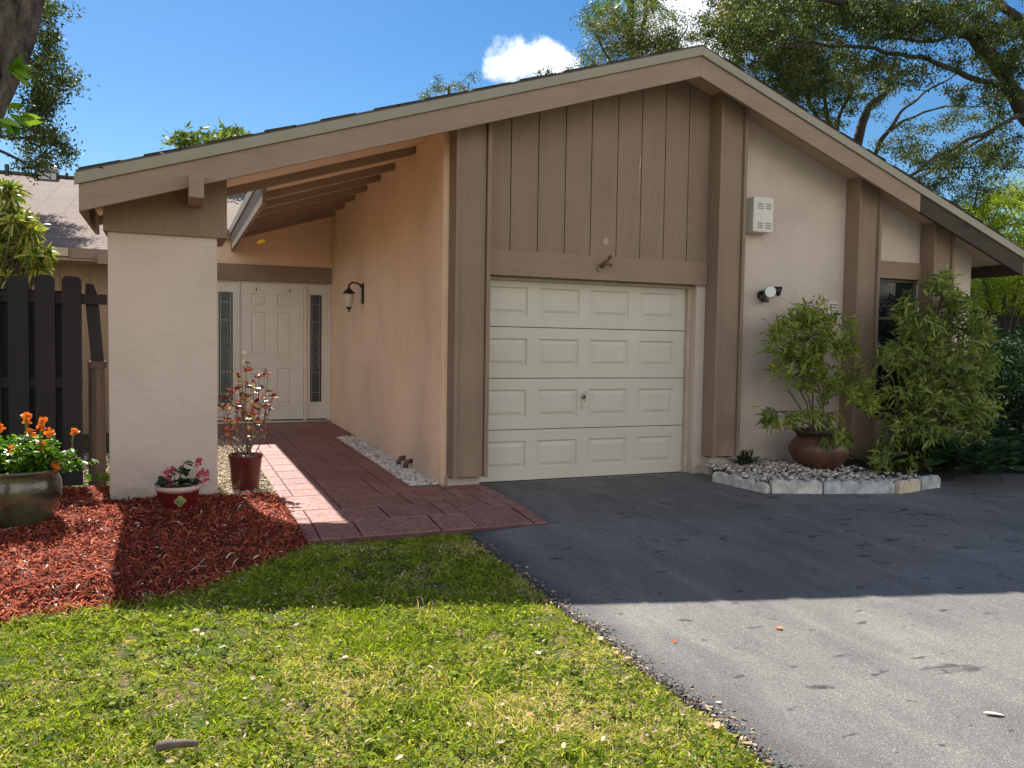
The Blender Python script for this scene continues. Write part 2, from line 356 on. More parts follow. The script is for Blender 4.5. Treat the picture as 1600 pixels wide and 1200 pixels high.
# icosahedron for stones
def stones(name, P, size, t, mat, flat=.6, parent=None, origin=None):
    g = (1+5**.5)/2
    V0 = np.array([(-1, g, 0), (1, g, 0), (-1, -g, 0), (1, -g, 0), (0, -1, g), (0, 1, g), (0, -1, -g), (0, 1, -g), (g, 0, -1), (g, 0, 1), (-g, 0, -1), (-g, 0, 1)])/1.9
    F0 = np.array([(0, 11, 5), (0, 5, 1), (0, 1, 7), (0, 7, 10), (0, 10, 11), (1, 5, 9), (5, 11, 4), (11, 10, 2), (10, 7, 6), (7, 1, 8), (3, 9, 4), (3, 4, 2), (3, 2, 6), (3, 6, 8), (3, 8, 9), (4, 9, 5), (2, 4, 11), (6, 2, 10), (8, 6, 7), (9, 8, 1)])
    n = len(P); sc = size[:, None]*rng.uniform(.6, 1.15, (n, 3)); sc[:, 2] *= flat
    V = V0[None]*(1+rng.uniform(-.12, .12, (n, 12, 1)))*sc[:, None, :]
    a = rng.uniform(0, 6.3, n); ca, sa = np.cos(a)[:, None], np.sin(a)[:, None]; tl = rng.normal(0, .25, n)[:, None]
    x, y, z = V[..., 0], V[..., 1], V[..., 2]; z2 = z+tl*x
    V = np.stack([x*ca-y*sa, x*sa+y*ca, z2], -1)+P[:, None, :]
    F = (F0[None]+(np.arange(n)*12)[:, None, None]).reshape(-1, 3)
    return npmesh(name, V.reshape(-1, 3), F, np.repeat(t, 12), mat, parent, origin, True)
# ------------------------------------------------------------------ roof planes
SL, SR, AXX, EL, ER = .317, .365, 5.04, -.67, 10.02
def zr(x, off):                      # roof height over the left eave height 'off'
    return off+SL*(x-EL) if x <= AXX else off+SL*(AXX-EL)-SR*(x-AXX)
YW = 7.66; YF = 7.2; YB = 21.0; XS = 2.43; YE = 13.75
# ------------------------------------------------------------------ world and sun
sc = bpy.context.scene
SUN = Vector((-.137, .827, 1)).normalized()
w = bpy.data.worlds.new('World'); sc.world = w; w.use_nodes = True; nt = w.node_tree
sky = nt.nodes.new('ShaderNodeTexSky'); sky.sky_type = 'NISHITA'; sky.sun_disc = False
sky.sun_elevation = math.asin(SUN.z); sky.sun_rotation = math.atan2(SUN.x, SUN.y)
sky.altitude = 0; sky.air_density = 1.0; sky.dust_density = .25; sky.ozone_density = 2.2
tc = nt.nodes.new('ShaderNodeTexCoord')
def cloud(col, uv, spread, amp, seed, val, squash=1.7, edge=.05):
    d0 = ray(*uv).normalized()
    sub = nt.nodes.new('ShaderNodeVectorMath'); sub.operation = 'SUBTRACT'; nt.links.new(tc.outputs['Generated'], sub.inputs[0]); sub.inputs[1].default_value = d0
    mp = nt.nodes.new('ShaderNodeMapping'); mp.inputs['Scale'].default_value = (1, 1, squash); nt.links.new(sub.outputs[0], mp.inputs[0])
    ln = nt.nodes.new('ShaderNodeVectorMath'); ln.operation = 'LENGTH'; nt.links.new(mp.outputs[0], ln.inputs[0])
    m2 = nt.nodes.new('ShaderNodeMapping'); m2.inputs['Location'].default_value = (seed, seed*.7, 0); nt.links.new(tc.outputs['Generated'], m2.inputs[0])
    f = nz(nt, m2.outputs[0], 22, 9, .62)
    v = math_(nt, 'SUBTRACT', math_(nt, 'MULTIPLY', math_(nt, 'SUBTRACT', f, .5), amp), math_(nt, 'DIVIDE', ln.outputs['Value'], spread))
    mr = nt.nodes.new('ShaderNodeMapRange'); nt.links.new(v, mr.inputs[0]); mr.interpolation_type = 'SMOOTHSTEP'
    mr.inputs[1].default_value = -1-edge*6; mr.inputs[2].default_value = -1+edge*8; mr.inputs[4].default_value = .96
    return mixc(nt, mr.outputs[0], col, val)
hs = nt.nodes.new('ShaderNodeHueSaturation'); hs.inputs['Saturation'].default_value = 1.36; nt.links.new(sky.outputs[0], hs.inputs['Color'])
# unseen broken cumulus added behind the camera to fill the shaded facade
sx = nt.nodes.new('ShaderNodeSeparateXYZ'); nt.links.new(tc.outputs['Generated'], sx.inputs[0])
def mrange(v, a, b_, c=0, d=1):
    q = nt.nodes.new('ShaderNodeMapRange'); q.interpolation_type = 'SMOOTHSTEP'; nt.links.new(v, q.inputs[0])
    for i, x in enumerate((a, b_, c, d)): q.inputs[i+1].default_value = x
    return q.outputs[0]
cm = math_(nt, 'MULTIPLY', mrange(nz(nt, tc.outputs['Generated'], 3.2, 7, .55), .40, .50), math_(nt, 'MULTIPLY', mrange(sx.outputs[1], .12, -.25), math_(nt, 'MULTIPLY', mrange(sx.outputs[2], -.02, .08), mrange(sx.outputs[2], .75, .35))))
fill_clouds = mixc(nt, cm, hs.outputs[0], (15.5, 14.7, 13.4))
col = cloud(fill_clouds, (838, 95), .052, 2.6, 3.1, (11.5, 11.9, 12.6), 2.2)
col = cloud(col, (1085, 35), .09, 2.6, 5.3, (10.5, 11, 12), 1.8)
bg = nt.nodes['Background']; nt.links.new(col, bg.inputs[0]); bg.inputs[1].default_value = .064
sun = bpy.data.objects.new('sun', bpy.data.lights.new('sun', 'SUN')); C.objects.link(sun)
sun.data.energy = 5.0; sun.data.angle = math.radians(.55); sun.data.color = (1, .955, .88)
sun.rotation_euler = SUN.to_track_quat('Z', 'Y').to_euler(); sun.location = (0, 10, 20)
sc.view_settings.view_transform = 'Standard'; sc.view_settings.look = 'None'; sc.view_settings.gamma = 1
sc.view_settings.use_curve_mapping = False; sc.view_settings.exposure = 1.0
# ------------------------------------------------------------------ ground
def sstep(a, b, x): u = min(1, max(0, (x-a)/(b-a))); return u*u*(3-2*u)
def drive_edge(y): return 2.09+.035*mnoise.noise(Vector((0, y*2.3, 1)))+.02*mnoise.noise(Vector((3, y*8, 1)))
def lawnz(x, y):
    k = 1-sstep(drive_edge(y)-.06, drive_edge(y)+.0, x)
    return T(y)-.035+k*(.03+.012*mnoise.noise(Vector((x*1.5, y*1.5, 0))))-.03*sstep(5.6, 6.0, y)
xs = np.unique(np.concatenate([np.linspace(-90, -8, 20), np.arange(-8, -3, .5), np.arange(-3, 2.4, .06), np.arange(2.4, 14, .8), np.linspace(14, 110, 24)]))
ys = np.unique(np.concatenate([np.linspace(-60, -2, 18), np.arange(-2, 1, .5), np.arange(1, 7, .06), np.arange(7, 24, 1.), np.linspace(24, 160, 24)]))
X, Y = np.meshgrid(xs, ys); Z = np.array([[lawnz(x, y) for x in xs] for y in ys])
nx, ny = len(xs), len(ys); ii = np.arange((ny-1)*(nx-1)); r_, c_ = ii//(nx-1), ii % (nx-1); b0 = r_*nx+c_
gnd = npmesh('ground', np.stack([X, Y, Z], -1).reshape(-1, 3), np.stack([b0, b0+1, b0+nx+1, b0+nx], -1), np.zeros(nx*ny), m_ground, smooth=True)
tag(gnd, kind='structure')
# driveway
mb = MB(); yy = list(np.arange(-12, 7.73, .12))+[7.73]
rows = []
for y in yy:
    x0 = drive_edge(y) if y < 5.93 else 2.78+.01*mnoise.noise(Vector((0, y*6, 4)))
    rows.append((x0, y))
vs = []; fs = []; gx = [0, .02, .3, 1.2, 3, 6, 10]
for x0, y in rows:
    for g in gx:
        x = x0+g*(1 if y > -1 else 1.0); vs.append((x, y, T(y)+(-.03 if g == 0 else 0)+(.006*mnoise.noise(Vector((x*.6, y*.6, 9))) if g > .1 else 0)))
k = len(gx)
for i in range(len(rows)-1):
    for j in range(k-1): fs.append((i*k+j, i*k+j+1, (i+1)*k+j+1, (i+1)*k+j))
tag(mb.add(vs, fs).build('driveway', m_asph, smooth=True), kind='structure')
# crumbs of asphalt along the broken driveway edge
n = 1500; P = np.zeros((n, 3)); P[:, 1] = rng.uniform(1.2, 5.9, n)
P[:, 0] = [drive_edge(y)+abs(rng.normal(0, .035))-.015 for y in P[:, 1]]; P[:, 2] = [T(y) for y in P[:, 1]]
tag(stones('asphalt_crumbs', P, rng.uniform(.003, .010, n), rng.uniform(0, 1, n), plain('tar_crumb', (.07, .07, .072), .8, 0, .3, 30, .2), .7), 'loose black asphalt crumbs along the broken driveway edge beside the lawn', 'gravel', kind='stuff')
# stamped walkway
def walkz(x, y): return .012+.009*max(0, y-6.2)+(-.036 if y < 6.4 else 0)*(6.4-y)/.4
polys = [[(.89, 5.97), (2.8, 5.97), (2.82, 7.42), (2.78, 7.56), (.87, 7.56)], [(.87, 7.56), (2.12, 7.56), (2.13, 11.75), (.84, 11.75)], [(.3, 11.75), (2.42, 11.75), (2.42, 13.62), (.3, 13.62)], [(2.12, 7.56), (2.42, 7.56), (2.42, 7.66), (2.12, 7.66)]]
def clip(poly, cp):
    out = poly
    for i in range(len(cp)):
        a, b = cp[i], cp[(i+1) % len(cp)]; inp = out; out = []
        def side(p): return (b[0]-a[0])*(p[1]-a[1])-(b[1]-a[1])*(p[0]-a[0])
        for j in range(len(inp)):
            p, q = inp[j], inp[(j+1) % len(inp)]; sp, sq = side(p), side(q)
            if sp >= 0: out.append(p)
            if sp*sq < 0: u = sp/(sp-sq); out.append((p[0]+u*(q[0]-p[0]), p[1]+u*(q[1]-p[1])))
        if not out: return []
    return out
base = MB(); tiles = MB()
for p in polys:
    vs = [(x, y, walkz(x, y)) for x, y in p]+[(x, y, -.12) for x, y in p]; n = len(p)
    base.add(vs, [tuple(range(n))]+[(i, (i+1) % n, (i+1) % n+n, i+n) for i in range(n)], .3)
g = .155; gw, gh = 22, 58; occ = {}; R2 = random.Random(5)
for j in range(gh):
    for i in range(gw):
        if (i, j) in occ: continue
        for (a, b) in R2.sample([(3, 2), (2, 3), (3, 3), (2, 2), (4, 3), (3, 4), (4, 2)], 7)+[(2, 1), (1, 2), (1, 1)]:
            if all((i+p, j+q) not in occ and i+p < gw for p in range(a) for q in range(b)):
                for p in range(a):
                    for q in range(b): occ[(i+p, j+q)] = 1
                e = .0055; x0, y0 = -.1+i*g+e, 5.9+j*g+e; x1, y1 = x0+a*g-2*e, y0+b*g-2*e; tv = R2.random()
                for cp in polys:
                    pl = clip([(x0, y0), (x1, y0), (x1, y1), (x0, y1)], cp)
                    if len(pl) >= 3:
                        n = len(pl); cx = sum(q[0] for q in pl)/n; cy = sum(q[1] for q in pl)/n
                        top = [(x+(cx-x)*.02, y+(cy-y)*.02, walkz(x, y)+.007) for x, y in pl]; bot = [(x, y, walkz(x, y)+.0005) for x, y in pl]
                        tiles.add(top+bot, [tuple(range(n))]+[(q, (q+1) % n, (q+1) % n+n, q+n) for q in range(n)], tv)
                break
wk = tag(base.build('walkway', m_grout), kind='structure'); tiles.build('walkway_surface', m_walk, wk)
# ------------------------------------------------------------------ house
H = thing('house', (5, 7.66, 0), 'low gabled beige stucco house with brown trim, white garage door and entry porch', 'house')
def hb(name, mat, mb, parent=None, **k): return mb.build(name, mat, parent or H, **k)
D = .20  # fascia depth from eave line: trim top at 2.71, trim 2.71-.10, beam 2.61-.31
TOP, MID, BOT, DECK = 2.71, 2.61, 2.40, 2.64
# walls
mb = MB()
def wallcol(x0, x1, z0=-.3, z1=None, y0=YW, y1=YW+.2):
    if z1 is not None: mb.box(x0, x1, y0, y1, z0, z1)
    else: mb.prism([(x0, z0), (x1, z0), (x1, zr(x1, DECK)-.002), (x0, zr(x0, DECK)-.002)], y0, y1)
wallcol(5.385, 5.49, z1=2.11); wallcol(5.49, 8.04); wallcol(8.04, 8.74, z1=.55); wallcol(8.74, 9.67)
mb.prism([(8.04, 2.31), (8.74, 2.31), (8.74, zr(8.74, DECK)-.002), (8.04, zr(8.04, DECK)-.002)], YW, YW+.2)
mb.box(9.47, 9.67, YW+.2, YB, -.3, zr(9.67, DECK)-.004); mb.box(.2, 9.67, YB-.2, YB-.002, -.3, 2.6)
hb('front_wall', m_stucco_front, mb)
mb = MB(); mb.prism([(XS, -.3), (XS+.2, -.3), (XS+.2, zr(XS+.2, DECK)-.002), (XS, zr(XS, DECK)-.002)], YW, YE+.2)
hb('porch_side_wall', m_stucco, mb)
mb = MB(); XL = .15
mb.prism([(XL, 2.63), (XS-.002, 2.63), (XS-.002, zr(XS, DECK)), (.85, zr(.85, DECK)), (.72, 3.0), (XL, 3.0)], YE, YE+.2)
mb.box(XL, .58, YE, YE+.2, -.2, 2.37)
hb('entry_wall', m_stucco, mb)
mb = MB(); mb.box(XL-.03, .86, YE-.09, YE-.002, 3.0, 3.14); mb.box(XL-.05, .80, YE-.12, YE+.3, 3.145, 3.17)
hb('wall_cap', m_brown_h, mb)
mb = MB(); mb.box(.1, XS-.003, YE-.035, YE+.2, 2.37, 2.63); hb('door_header', m_brown_h, mb)
# entry door and frame
dr = MB(); x0, x1 = .99, 1.985; z0, z1 = .135, 2.35
yd = YE+.05
def panelled(x0, x1, z0, z1, y, panels, depth=.012, th=.04, raise_=.006, b=.03):
    """door leaf whose recessed-and-raised panels are real geometry: rails as a grid around panels"""
    mb = MB(); mb.box(x0, x1, y+depth+.001, y+th, z0, z1)
    xs_ = sorted({x0, x1}|{p[0] for p in panels}|{p[1] for p in panels}); zs_ = sorted({z0, z1}|{p[2] for p in panels}|{p[3] for p in panels})
    def inpan(x, z): return any(p[0] < x < p[1] and p[2] < z < p[3] for p in panels)
    V = {}; 
    for i in range(len(xs_)-1):
        for j in range(len(zs_)-1):
            if not inpan((xs_[i]+xs_[i+1])/2, (zs_[j]+zs_[j+1])/2):
                mb.add([(xs_[i], y, zs_[j]), (xs_[i+1], y, zs_[j]), (xs_[i+1], y, zs_[j+1]), (xs_[i], y, zs_[j+1])], [(0, 1, 2, 3)])
    for (a, c, d, e) in panels:
        def ring(k, yy): return [(a+k, yy, d+k), (c-k, yy, d+k), (c-k, yy, e-k), (a+k, yy, e-k)]
        R = ring(0, y)+ring(b*.3, y+depth)+ring(b*.55, y+depth)+ring(b*1.2, y+depth-raise_)
        fs = []
        for q in range(3):
            for s in range(4): fs.append((q*4+s, q*4+(s+1) % 4, q*4+4+(s+1) % 4, q*4+4+s))
        fs.append((12, 13, 14, 15)); mb.add(R, fs)
    # edge faces
    mb.add([(x0, y, z0), (x1, y, z0), (x1, y, z1), (x0, y, z1), (x0, y+depth+.001, z0), (x1, y+depth+.001, z0), (x1, y+depth+.001, z1), (x0, y+depth+.001, z1)], [(0, 1, 5, 4), (1, 2, 6, 5), (2, 3, 7, 6), (3, 0, 4, 7)])
    return mb
pn = []
for a, c in ((1.165, 1.40), (1.565, 1.80)):
    pn += [(a, c, 1.99, 2.18), (a, c, 1.17, 1.88), (a, c, .38, .97)]
def build_noflip(mb, name, mat, parent, **k):
    return mb.build(name, mat, parent, **k)
door = build_noflip(panelled(x0, x1, z0, z1, yd, pn, .014, .045, .008, .035), 'front_door', m_white, H)
mb = MB().box(1.02, 1.085, yd-.012, yd-.001, 1.195, 1.265).tube([(1.052, yd-.012, 1.23), (1.052, yd-.035, 1.23)], .02, 12); mb.build('deadbolt', m_steel, door)
mb = MB().box(1.02, 1.085, yd-.012, yd-.001, 1.035, 1.105); mb.tube([(1.052, yd-.012, 1.07), (1.052, yd-.05, 1.07)], [.014, .014], 12)
mb.tube([(1.052, yd-.045, 1.07), (1.13, yd-.05, 1.065)], [.014, .01], 8)
mb.build('door_handle', m_steel, door)
for hz in (2.08, 1.19, .32): MB().box(1.985, 2.0, yd-.006, yd-.001, hz, hz+.12).build('hinge', m_steel, door)
for sx in (1.24, 1.765): mb = MB(); mb.box(sx-.006, sx+.006, yd-.012, yd-.001, 2.22, 2.27); mb.tube([(sx, yd-.012, 2.245), (sx-.004, yd-.03, 2.23), (sx, yd-.03, 2.215)], .004, 6); mb.build('wreath_hook', m_black, door)
mb = MB(); yf = YE+.02
for a, b_ in ((.56, .60), (.945, .985), (1.99, 2.03), (2.375, 2.425)): mb.box(a, b_, yf, yf+.12, .12, 2.368)
for a, b_ in ((.60, .945), (.985, 1.99), (2.03, 2.375)): mb.box(a, b_, yf+.001, yf+.12, 2.352, 2.367)
hb('door_frame', m_white, mb)
for a, b_, gx0, gx1 in ((.602, .943, .66, .885), (2.032, 2.373, 2.09, 2.285)):
    mb = MB(); y0 = YE+.055; zb, zt = .41, 2.19
    for q in ((a, gx0, .135, 2.35), (gx1, b_, .135, 2.35), (gx0, gx1, .135, zb), (gx0, gx1, zt, 2.35)): mb.box(q[0], q[1], y0, y0+.04, q[2], q[3])
    e = .018
    for q in ((gx0-e, gx0+.004, zb-e, zt+e), (gx1-.004, gx1+e, zb-e, zt+e)): mb.box(q[0], q[1], y0-.01, y0-.001, q[2], q[3])
    for q in ((gx0+.0045, gx1-.0045, zb-e, zb+.004), (gx0+.0045, gx1-.0045, zt-.004, zt+e)): mb.box(q[0], q[1], y0-.0098, y0-.001, q[2], q[3])
    sl = hb('sidelight', m_white, mb)
    MB().box(gx0, gx1, y0+.015, y0+.025, zb, zt).build('pane', m_lead, sl)
    lead = MB(); cx = (gx0+gx1)/2
    for qx in (gx0+.035, gx1-.035): lead.box(qx-.003, qx+.003, y0+.010, y0+.0148, zb, zt)
    for qz in (zb+.16, zt-.16, zb+.5, zt-.45): lead.box(gx0+.038, gx1-.038, y0+.010, y0+.0148, qz-.003, qz+.003)
    for k in range(5):
        zc = 1.02+k*.13; r = .052
        lead.tube([(cx+r*math.cos(u)*(.8), y0+.011, zc+r*1.3*math.sin(u)) for u in np.linspace(0, 6.283, 17)], .0035, 4)
    lead.build('leading', plain('lead_came', (.35, .36, .36), .35, .7, .1, 30), sl)
mb = MB(); mb.box(.3, 2.42, YE-.13, YE+.06, -.05, .085); hb('threshold', plain('dark_threshold', (.055, .022, .018), .6), mb)
mb = MB(); mb.box(.56, 2.425, YE-.02, YE+.08, .086, .12); hb('door_sill', m_steel, mb)
# garage
gy = 7.80; gx0, gx1, gz0, gz1 = 2.80, 5.40, -.005, 2.13
gd = MB(); rowsz = [0.0, .535, 1.07, 1.60, 2.13]
gdo = None
for r in range(4):
    za, zb = rowsz[r]+.004, rowsz[r+1]-.004; pn = []
    for cxa, cxb in ((2.93, 3.40), (3.53, 4.0), (4.135, 4.61), (4.75, 5.21)):
        pn.append((cxa, cxb, za+.12, zb-.115))
    q = panelled(gx0, gx1-.02, za, zb, gy, pn, .016, .045, .013, .05); gd.add(q.v, q.f)
garage = hb('garage_door', m_door, gd)
mb = MB(); mb.box(gx0, gx1, gy+.05, gy+.06, 0, 2.2); hb('garage_backing', m_dark, mb, garage)
mb = MB(); mb.box(4.045, 4.075, gy-.006, gy-.001, .74, .90); mb.tube([(4.06, gy-.006, .87), (4.06, gy-.035, .87)], .016, 10); mb.box(4.073, 4.083, gy-.04, gy-.025, .83, .93); mb.tube([(4.06, gy-.006, .765), (4.06, gy-.012, .765)], .012, 10)
mb.build('garage_handle', m_steel, garage); MB().tube([(4.06, gy-.0355, .87), (4.06, gy-.04, .87)], .017, 10).build('keyhole', m_black, garage)
mb = MB(); mb.box(gx0, gx1, gy-.01, gy+.02, -.03, -.002); mb.build('door_seal', m_dark, garage)
mb = MB(); mb.box(5.335, 5.384, gy-.055, gy-.002, 0, 2.105); mb.box(2.86, 5.334, gy-.055, gy-.002, 2.075, 2.105); hb('door_stop', plain('beige_trim', (.46, .36, .28), .6), mb)
mb = MB(); mb.box(2.78, 5.49, 7.735, gy+.1, -.25, -.006); mb.box(2.47, 2.80, 7.56, 7.76, -.1, .10); mb.box(5.52, 5.84, 7.54, 7.655, -.1, .19)
hb('footing', m_conc, mb)
mb = MB(); mb.box(2.86, 5.49, 7.615, 7.735, 2.11, 2.36); hb('garage_header', m_brown_h, mb)
mb = MB(); seams = [2.84, 3.125, 3.425, 3.73, 4.03, 4.34, 4.63, 4.925, 5.225, 5.50]
for a, b_ in zip(seams[:-1], seams[1:]):
    a += .005; b_ -= .005
    pts = [(a, 2.362), (b_, 2.362), (b_, zr(b_, DECK)-.003)]+([(AXX, zr(AXX, DECK)-.003)] if a < AXX < b_ else [])+[(a, zr(a, DECK)-.003)]
    mb.prism(pts, 7.642, 7.658)
hb('gable_siding', m_brown, mb)
mb = MB(); mb.prism([(2.80, 2.12), (5.5, 2.12), (5.5, zr(5.5, DECK)-.005), (AXX, zr(AXX, DECK)-.005), (2.80, zr(2.80, DECK)-.005)], 7.66, 7.72); hb('siding_backing', m_dark, mb)
m_scar = plain('bare_patch', (.42, .31, .25), .8)
# bare scars in the paint of the siding
mb = MB(); mb.box(4.598, 4.606, 7.6385, 7.6415, 3.02, 3.36).box(4.606, 4.622, 7.6385, 7.6415, 3.33, 3.44); hb('paint_scar', m_scar, mb); mb = MB()
mb.add([(4.215+.032*math.cos(u)*(1+.15*math.sin(5*u)), 7.6395, 2.52+.04*math.sin(u)) for u in np.linspace(0, 6.0, 14)], [tuple(range(14))])
hb('paint_scar', m_scar, mb)
# pilasters
def pilaster(x0, x1, z0, y0=7.44, mortar=True):
    p = MB(); xa, xb = x0+.04, x1-.04
    zt = lambda x: zr(x, 2.55)-.002
    def pr(a, b_, ya, yb, zb, mbq):
        pts = [(a, zb), (b_, zb), (b_, zt(b_))]+([(AXX, zt(AXX))] if a < AXX < b_ else [])+[(a, zt(a))]; mbq.prism(pts, ya, yb)
    pr(x0, xa, y0, YW-.001, z0, p); pr(xb, x1, y0, YW-.001, z0, p); pr(xa+.003, xb-.006, y0+.03, YW-.02, z0+.004, p)
    o = hb('pilaster', m_brown, p, bev=.004)
    return o
pilaster(2.485, 2.845, .115); pilaster(5.50, 5.86, .205); pilaster(7.50, 7.86, -.1); pilaster(8.74, 9.10, -.1)
mb = MB(); mb.box(7.86, 7.90, YW-.035, YW-.002, -.1, zr(7.9, DECK)-.02); mb.box(9.10, 9.14, YW-.035, YW-.002, -.1, zr(9.14, DECK)-.02); mb.box(5.86, 5.905, YW-.035, YW-.002, .2, zr(5.9, DECK)-.02)
hb('batten', m_brown, mb)
# window
mb = MB(); mb.box(7.90, 8.74, YW-.03, YW+.06, 2.31, 2.52); hb('window_header', m_brown_h, mb)
mb = MB()
for q in ((8.04, 8.09, .55, 2.31), (8.69, 8.74, .55, 2.31)): mb.box(q[0], q[1], YW+.03, YW+.12, q[2], q[3])
for q in ((8.09, 8.69, .55, .60), (8.09, 8.69, 2.27, 2.31), (8.09, 8.69, 1.22, 1.36), (8.09, 8.69, 1.80, 1.83)): mb.box(q[0], q[1], YW+.031, YW+.12, q[2], q[3])
wf = hb('window', plain('bronze_frame', (.09, .07, .055), .5), mb)
MB().box(8.085, 8.695, YW+.07, YW+.075, .59, 2.28).build('pane', m_glass, wf)
MB().box(8.05, 8.74, YW-.02, YW+.029, 1.235, 1.345).build('sill', m_brown_h, wf)
# dark room behind the glass
mb = MB(); mb.box(8.0, 8.8, YW+.25, YW+.27, .4, 2.4); hb('interior', m_dark, mb)
# gable roof
def slope_prism(mb, x0, x1, lo, hi, y0, y1):
    pts = [(x0, zr(x0, lo)), (x1, zr(x1, lo)), (x1, zr(x1, hi)), (x0, zr(x0, hi))]; mb.prism(pts, y0, y1)
XE = .86; YS = 8.72
mb = MB(); slope_prism(mb, EL+.02, AXX, DECK, 2.70, YF+.035, YS); slope_prism(mb, XE+.03, AXX, DECK, 2.70, YS, YB+.3); slope_prism(mb, AXX, ER-.02, DECK, 2.70, YF+.035, YB+.3)
roof = hb('roof', m_soffit, mb)
mb = MB()
def zs(x, o): return zr(x, o)
slope_prism(mb, EL-.02, AXX, 2.702, 2.722, YF-.02, YS+.02); slope_prism(mb, XE, AXX, 2.702, 2.722, YS+.02, YB+.3); slope_prism(mb, AXX, ER+.02, 2.702, 2.722, YF-.02, YB+.3)
R3 = random.Random(3)
k = EL
while k < ER-.4:
    wd = .46 if k < AXX else .4
    if not (AXX-.36 < k < AXX+.02):
        a, b_ = k, min(k+wd*R3.uniform(.55, .95), ER)
        z1, z2 = zr(a, 2.722)+.0, zr(b_, 2.722); th = .006+.005*R3.random()
        if k < AXX: mb.prism([(a, z1), (b_, z2), (b_, z2+.003), (a, z1+th)], YF-.035, YF+.3)
        else: mb.prism([(a, z1), (b_, z2), (b_, z2+th), (a, z1+.003)], YF-.035, YF+.3)
    k += wd
mb.build('shingles', m_shing_dark, roof)
def board(name, mat, pieces, parent=roof, bev=.003):
    q = MB()
    for p in pieces: slope_prism(q, *p)
    return q.build(name, mat, parent, bev=bev)
board('drip_trim', m_trim, [(EL-.03, AXX, MID, TOP-.01, YF-.03, YF+.004), (AXX+.0005, ER+.03, MID, TOP-.01, YF-.03, YF+.004)])
board('fascia', m_brown_pale, [(EL+.0, AXX, BOT, MID-.001, YF-.005, YF+.035), (AXX+.0005, 8.19, BOT, MID-.001, YF-.005, YF+.035)])
board('fascia', m_raw, [(8.192, ER, BOT, MID-.001, YF-.005, YF+.035)])['label'] = 'dark unpainted fascia board'
q = MB(); q.box(ER-.02, ER+.02, YF+.036, YB+.2, zr(ER, BOT)+.01, zr(ER, MID)); q.build('eave_fascia', m_raw, roof)
q = MB(); q.box(EL-.004, EL+.03, YF+.036, YS, BOT, TOP-.02); q.build('eave_fascia', m_brown_pale, roof)
q = MB(); q.box(XE-.012, XE+.028, YS+.06, YE+1.5, zr(XE, BOT-.06), zr(XE, MID)); q.build('eave_fascia', m_brown_pale, roof)
q = MB(); q.box(XE-.035, XE-.013, YS+.06, YE+1.5, zr(XE, MID-.02), zr(XE, TOP-.01)); q.build('eave_trim', m_trim, roof)
# inner rafters of the porch
for i, yr in enumerate((8.66, 9.55, 10.28, 11.05, 11.85, 12.62, 13.40)):
    q = MB(); a = (EL+.031) if i == 0 else XE+.03; slope_prism(q, a, XS-.002, 2.482, 2.559, yr, yr+.09)
    q.build('rafter', m_brown_h, roof, bev=.003)
q = MB(); slope_prism(q, AXX+.001, ER-.03, 2.55, 2.565, YF+.036, YW-.001); slope_prism(q, XS, AXX, 2.55, 2.565, YF+.036, YW-.001); q.prism([(9.672, zr(9.672, 2.55)), (ER-.03, zr(ER-.03, 2.55)), (ER-.03, zr(ER-.03, 2.565)), (9.672, zr(9.672, 2.565))], YW, YB); q.build('soffit_board', m_soffit, roof)
q = MB(); slope_prism(q, EL+.031, XS-.001, 2.56, 2.57, YF+.036, 8.70); slope_prism(q, XE+.029, XS-.001, 2.56, 2.57, 8.70, YE-.001); q.build('porch_ceiling', m_ceil, roof)
mb = MB(); mb.box(.12, .235, 7.07, 7.62, 2.555, 2.745); hb('beam_end', m_brown_pale, mb, bev=.004)
# pillar
mb = MB(); mb.box(-.505, .36, YW, 8.30, -.1, 2.33); pil = hb('pillar', m_stucco_front, mb, bev=.012)
mb = MB(); mb.prism([(-.535, 2.31), (.44, 2.31), (.44, zr(.44, 2.56)-.003), (-.535, zr(-.535, 2.56)-.003)], YW-.035, 8.36); mb.build('pillar_cap', m_brown, pil, bev=.004)
# left wing
mb = MB(); mb.box(-9, XL-.001, YE+.1, YE+.3, -.2, 2.62)
k = -8.8
while k < XL: mb.box(k, k+.04, YE+.08, YE+.1-.001, -.2, 2.6); k += .4
wing = hb('wing_wall', plain('tan_siding', (.36, .24, .155), .7, 0, .08, 3, .2, 60, (1, 1, .1)), mb)
def wz(y): return 2.68+.294*(y-13.2)
mb = MB(); mb.prism([(13.2, 2.62), (14.0, wz(14.0)-.06), (14.0, wz(14.0)), (13.2, 2.68)], -9.5, XL, 'x')
mb.prism([(14.0, wz(14.0)-.06), (21.2, wz(21.2)-.06), (21.2, wz(21.2)), (14.0, wz(14.0))], -9.5, 2.4, 'x')
mb.prism([(21.2, wz(21.2)-.06), (29.2, 2.62), (29.2, 2.68), (21.2, wz(21.2))], -9.5, 2.4, 'x')
wr = hb('wing_roof', m_shing, mb)
mb = MB(); mb.box(-9.5, 2.3, 21.05, 21.35, wz(21.2)-.02, wz(21.2)+.035); mb.build('ridge_cap', m_shing_dark, wr)
mb = MB(); mb.box(-9.5, -1.36, 13.11, 13.19, 2.565, 2.685); mb.build('gutter', plain('cream_gutter', (.50, .40, .27), .5), wr, bev=.01)
mb = MB(); mb.box(-1.355, XL, 13.14, 13.19, 2.55, 2.69); mb.build('wing_fascia', m_brown_h, wr)
mb = MB(); mb.box(-9.5, XL, 13.19, 13.85, 2.52, 2.56); mb.build('wing_soffit', m_soffit, wr)
mb = MB(); mb.box(-.98, -.86, 12.95, 13.3, 2.47, 2.61); mb.build('rafter_tail', m_brown_pale, wr)
mb = MB(); vy = 20.9; vz = wz(vy)
mb.box(-2.72, -2.38, vy-.15, vy+.15, vz-.05, vz+.10); mb.build('roof_vent_base', m_rust, wr)
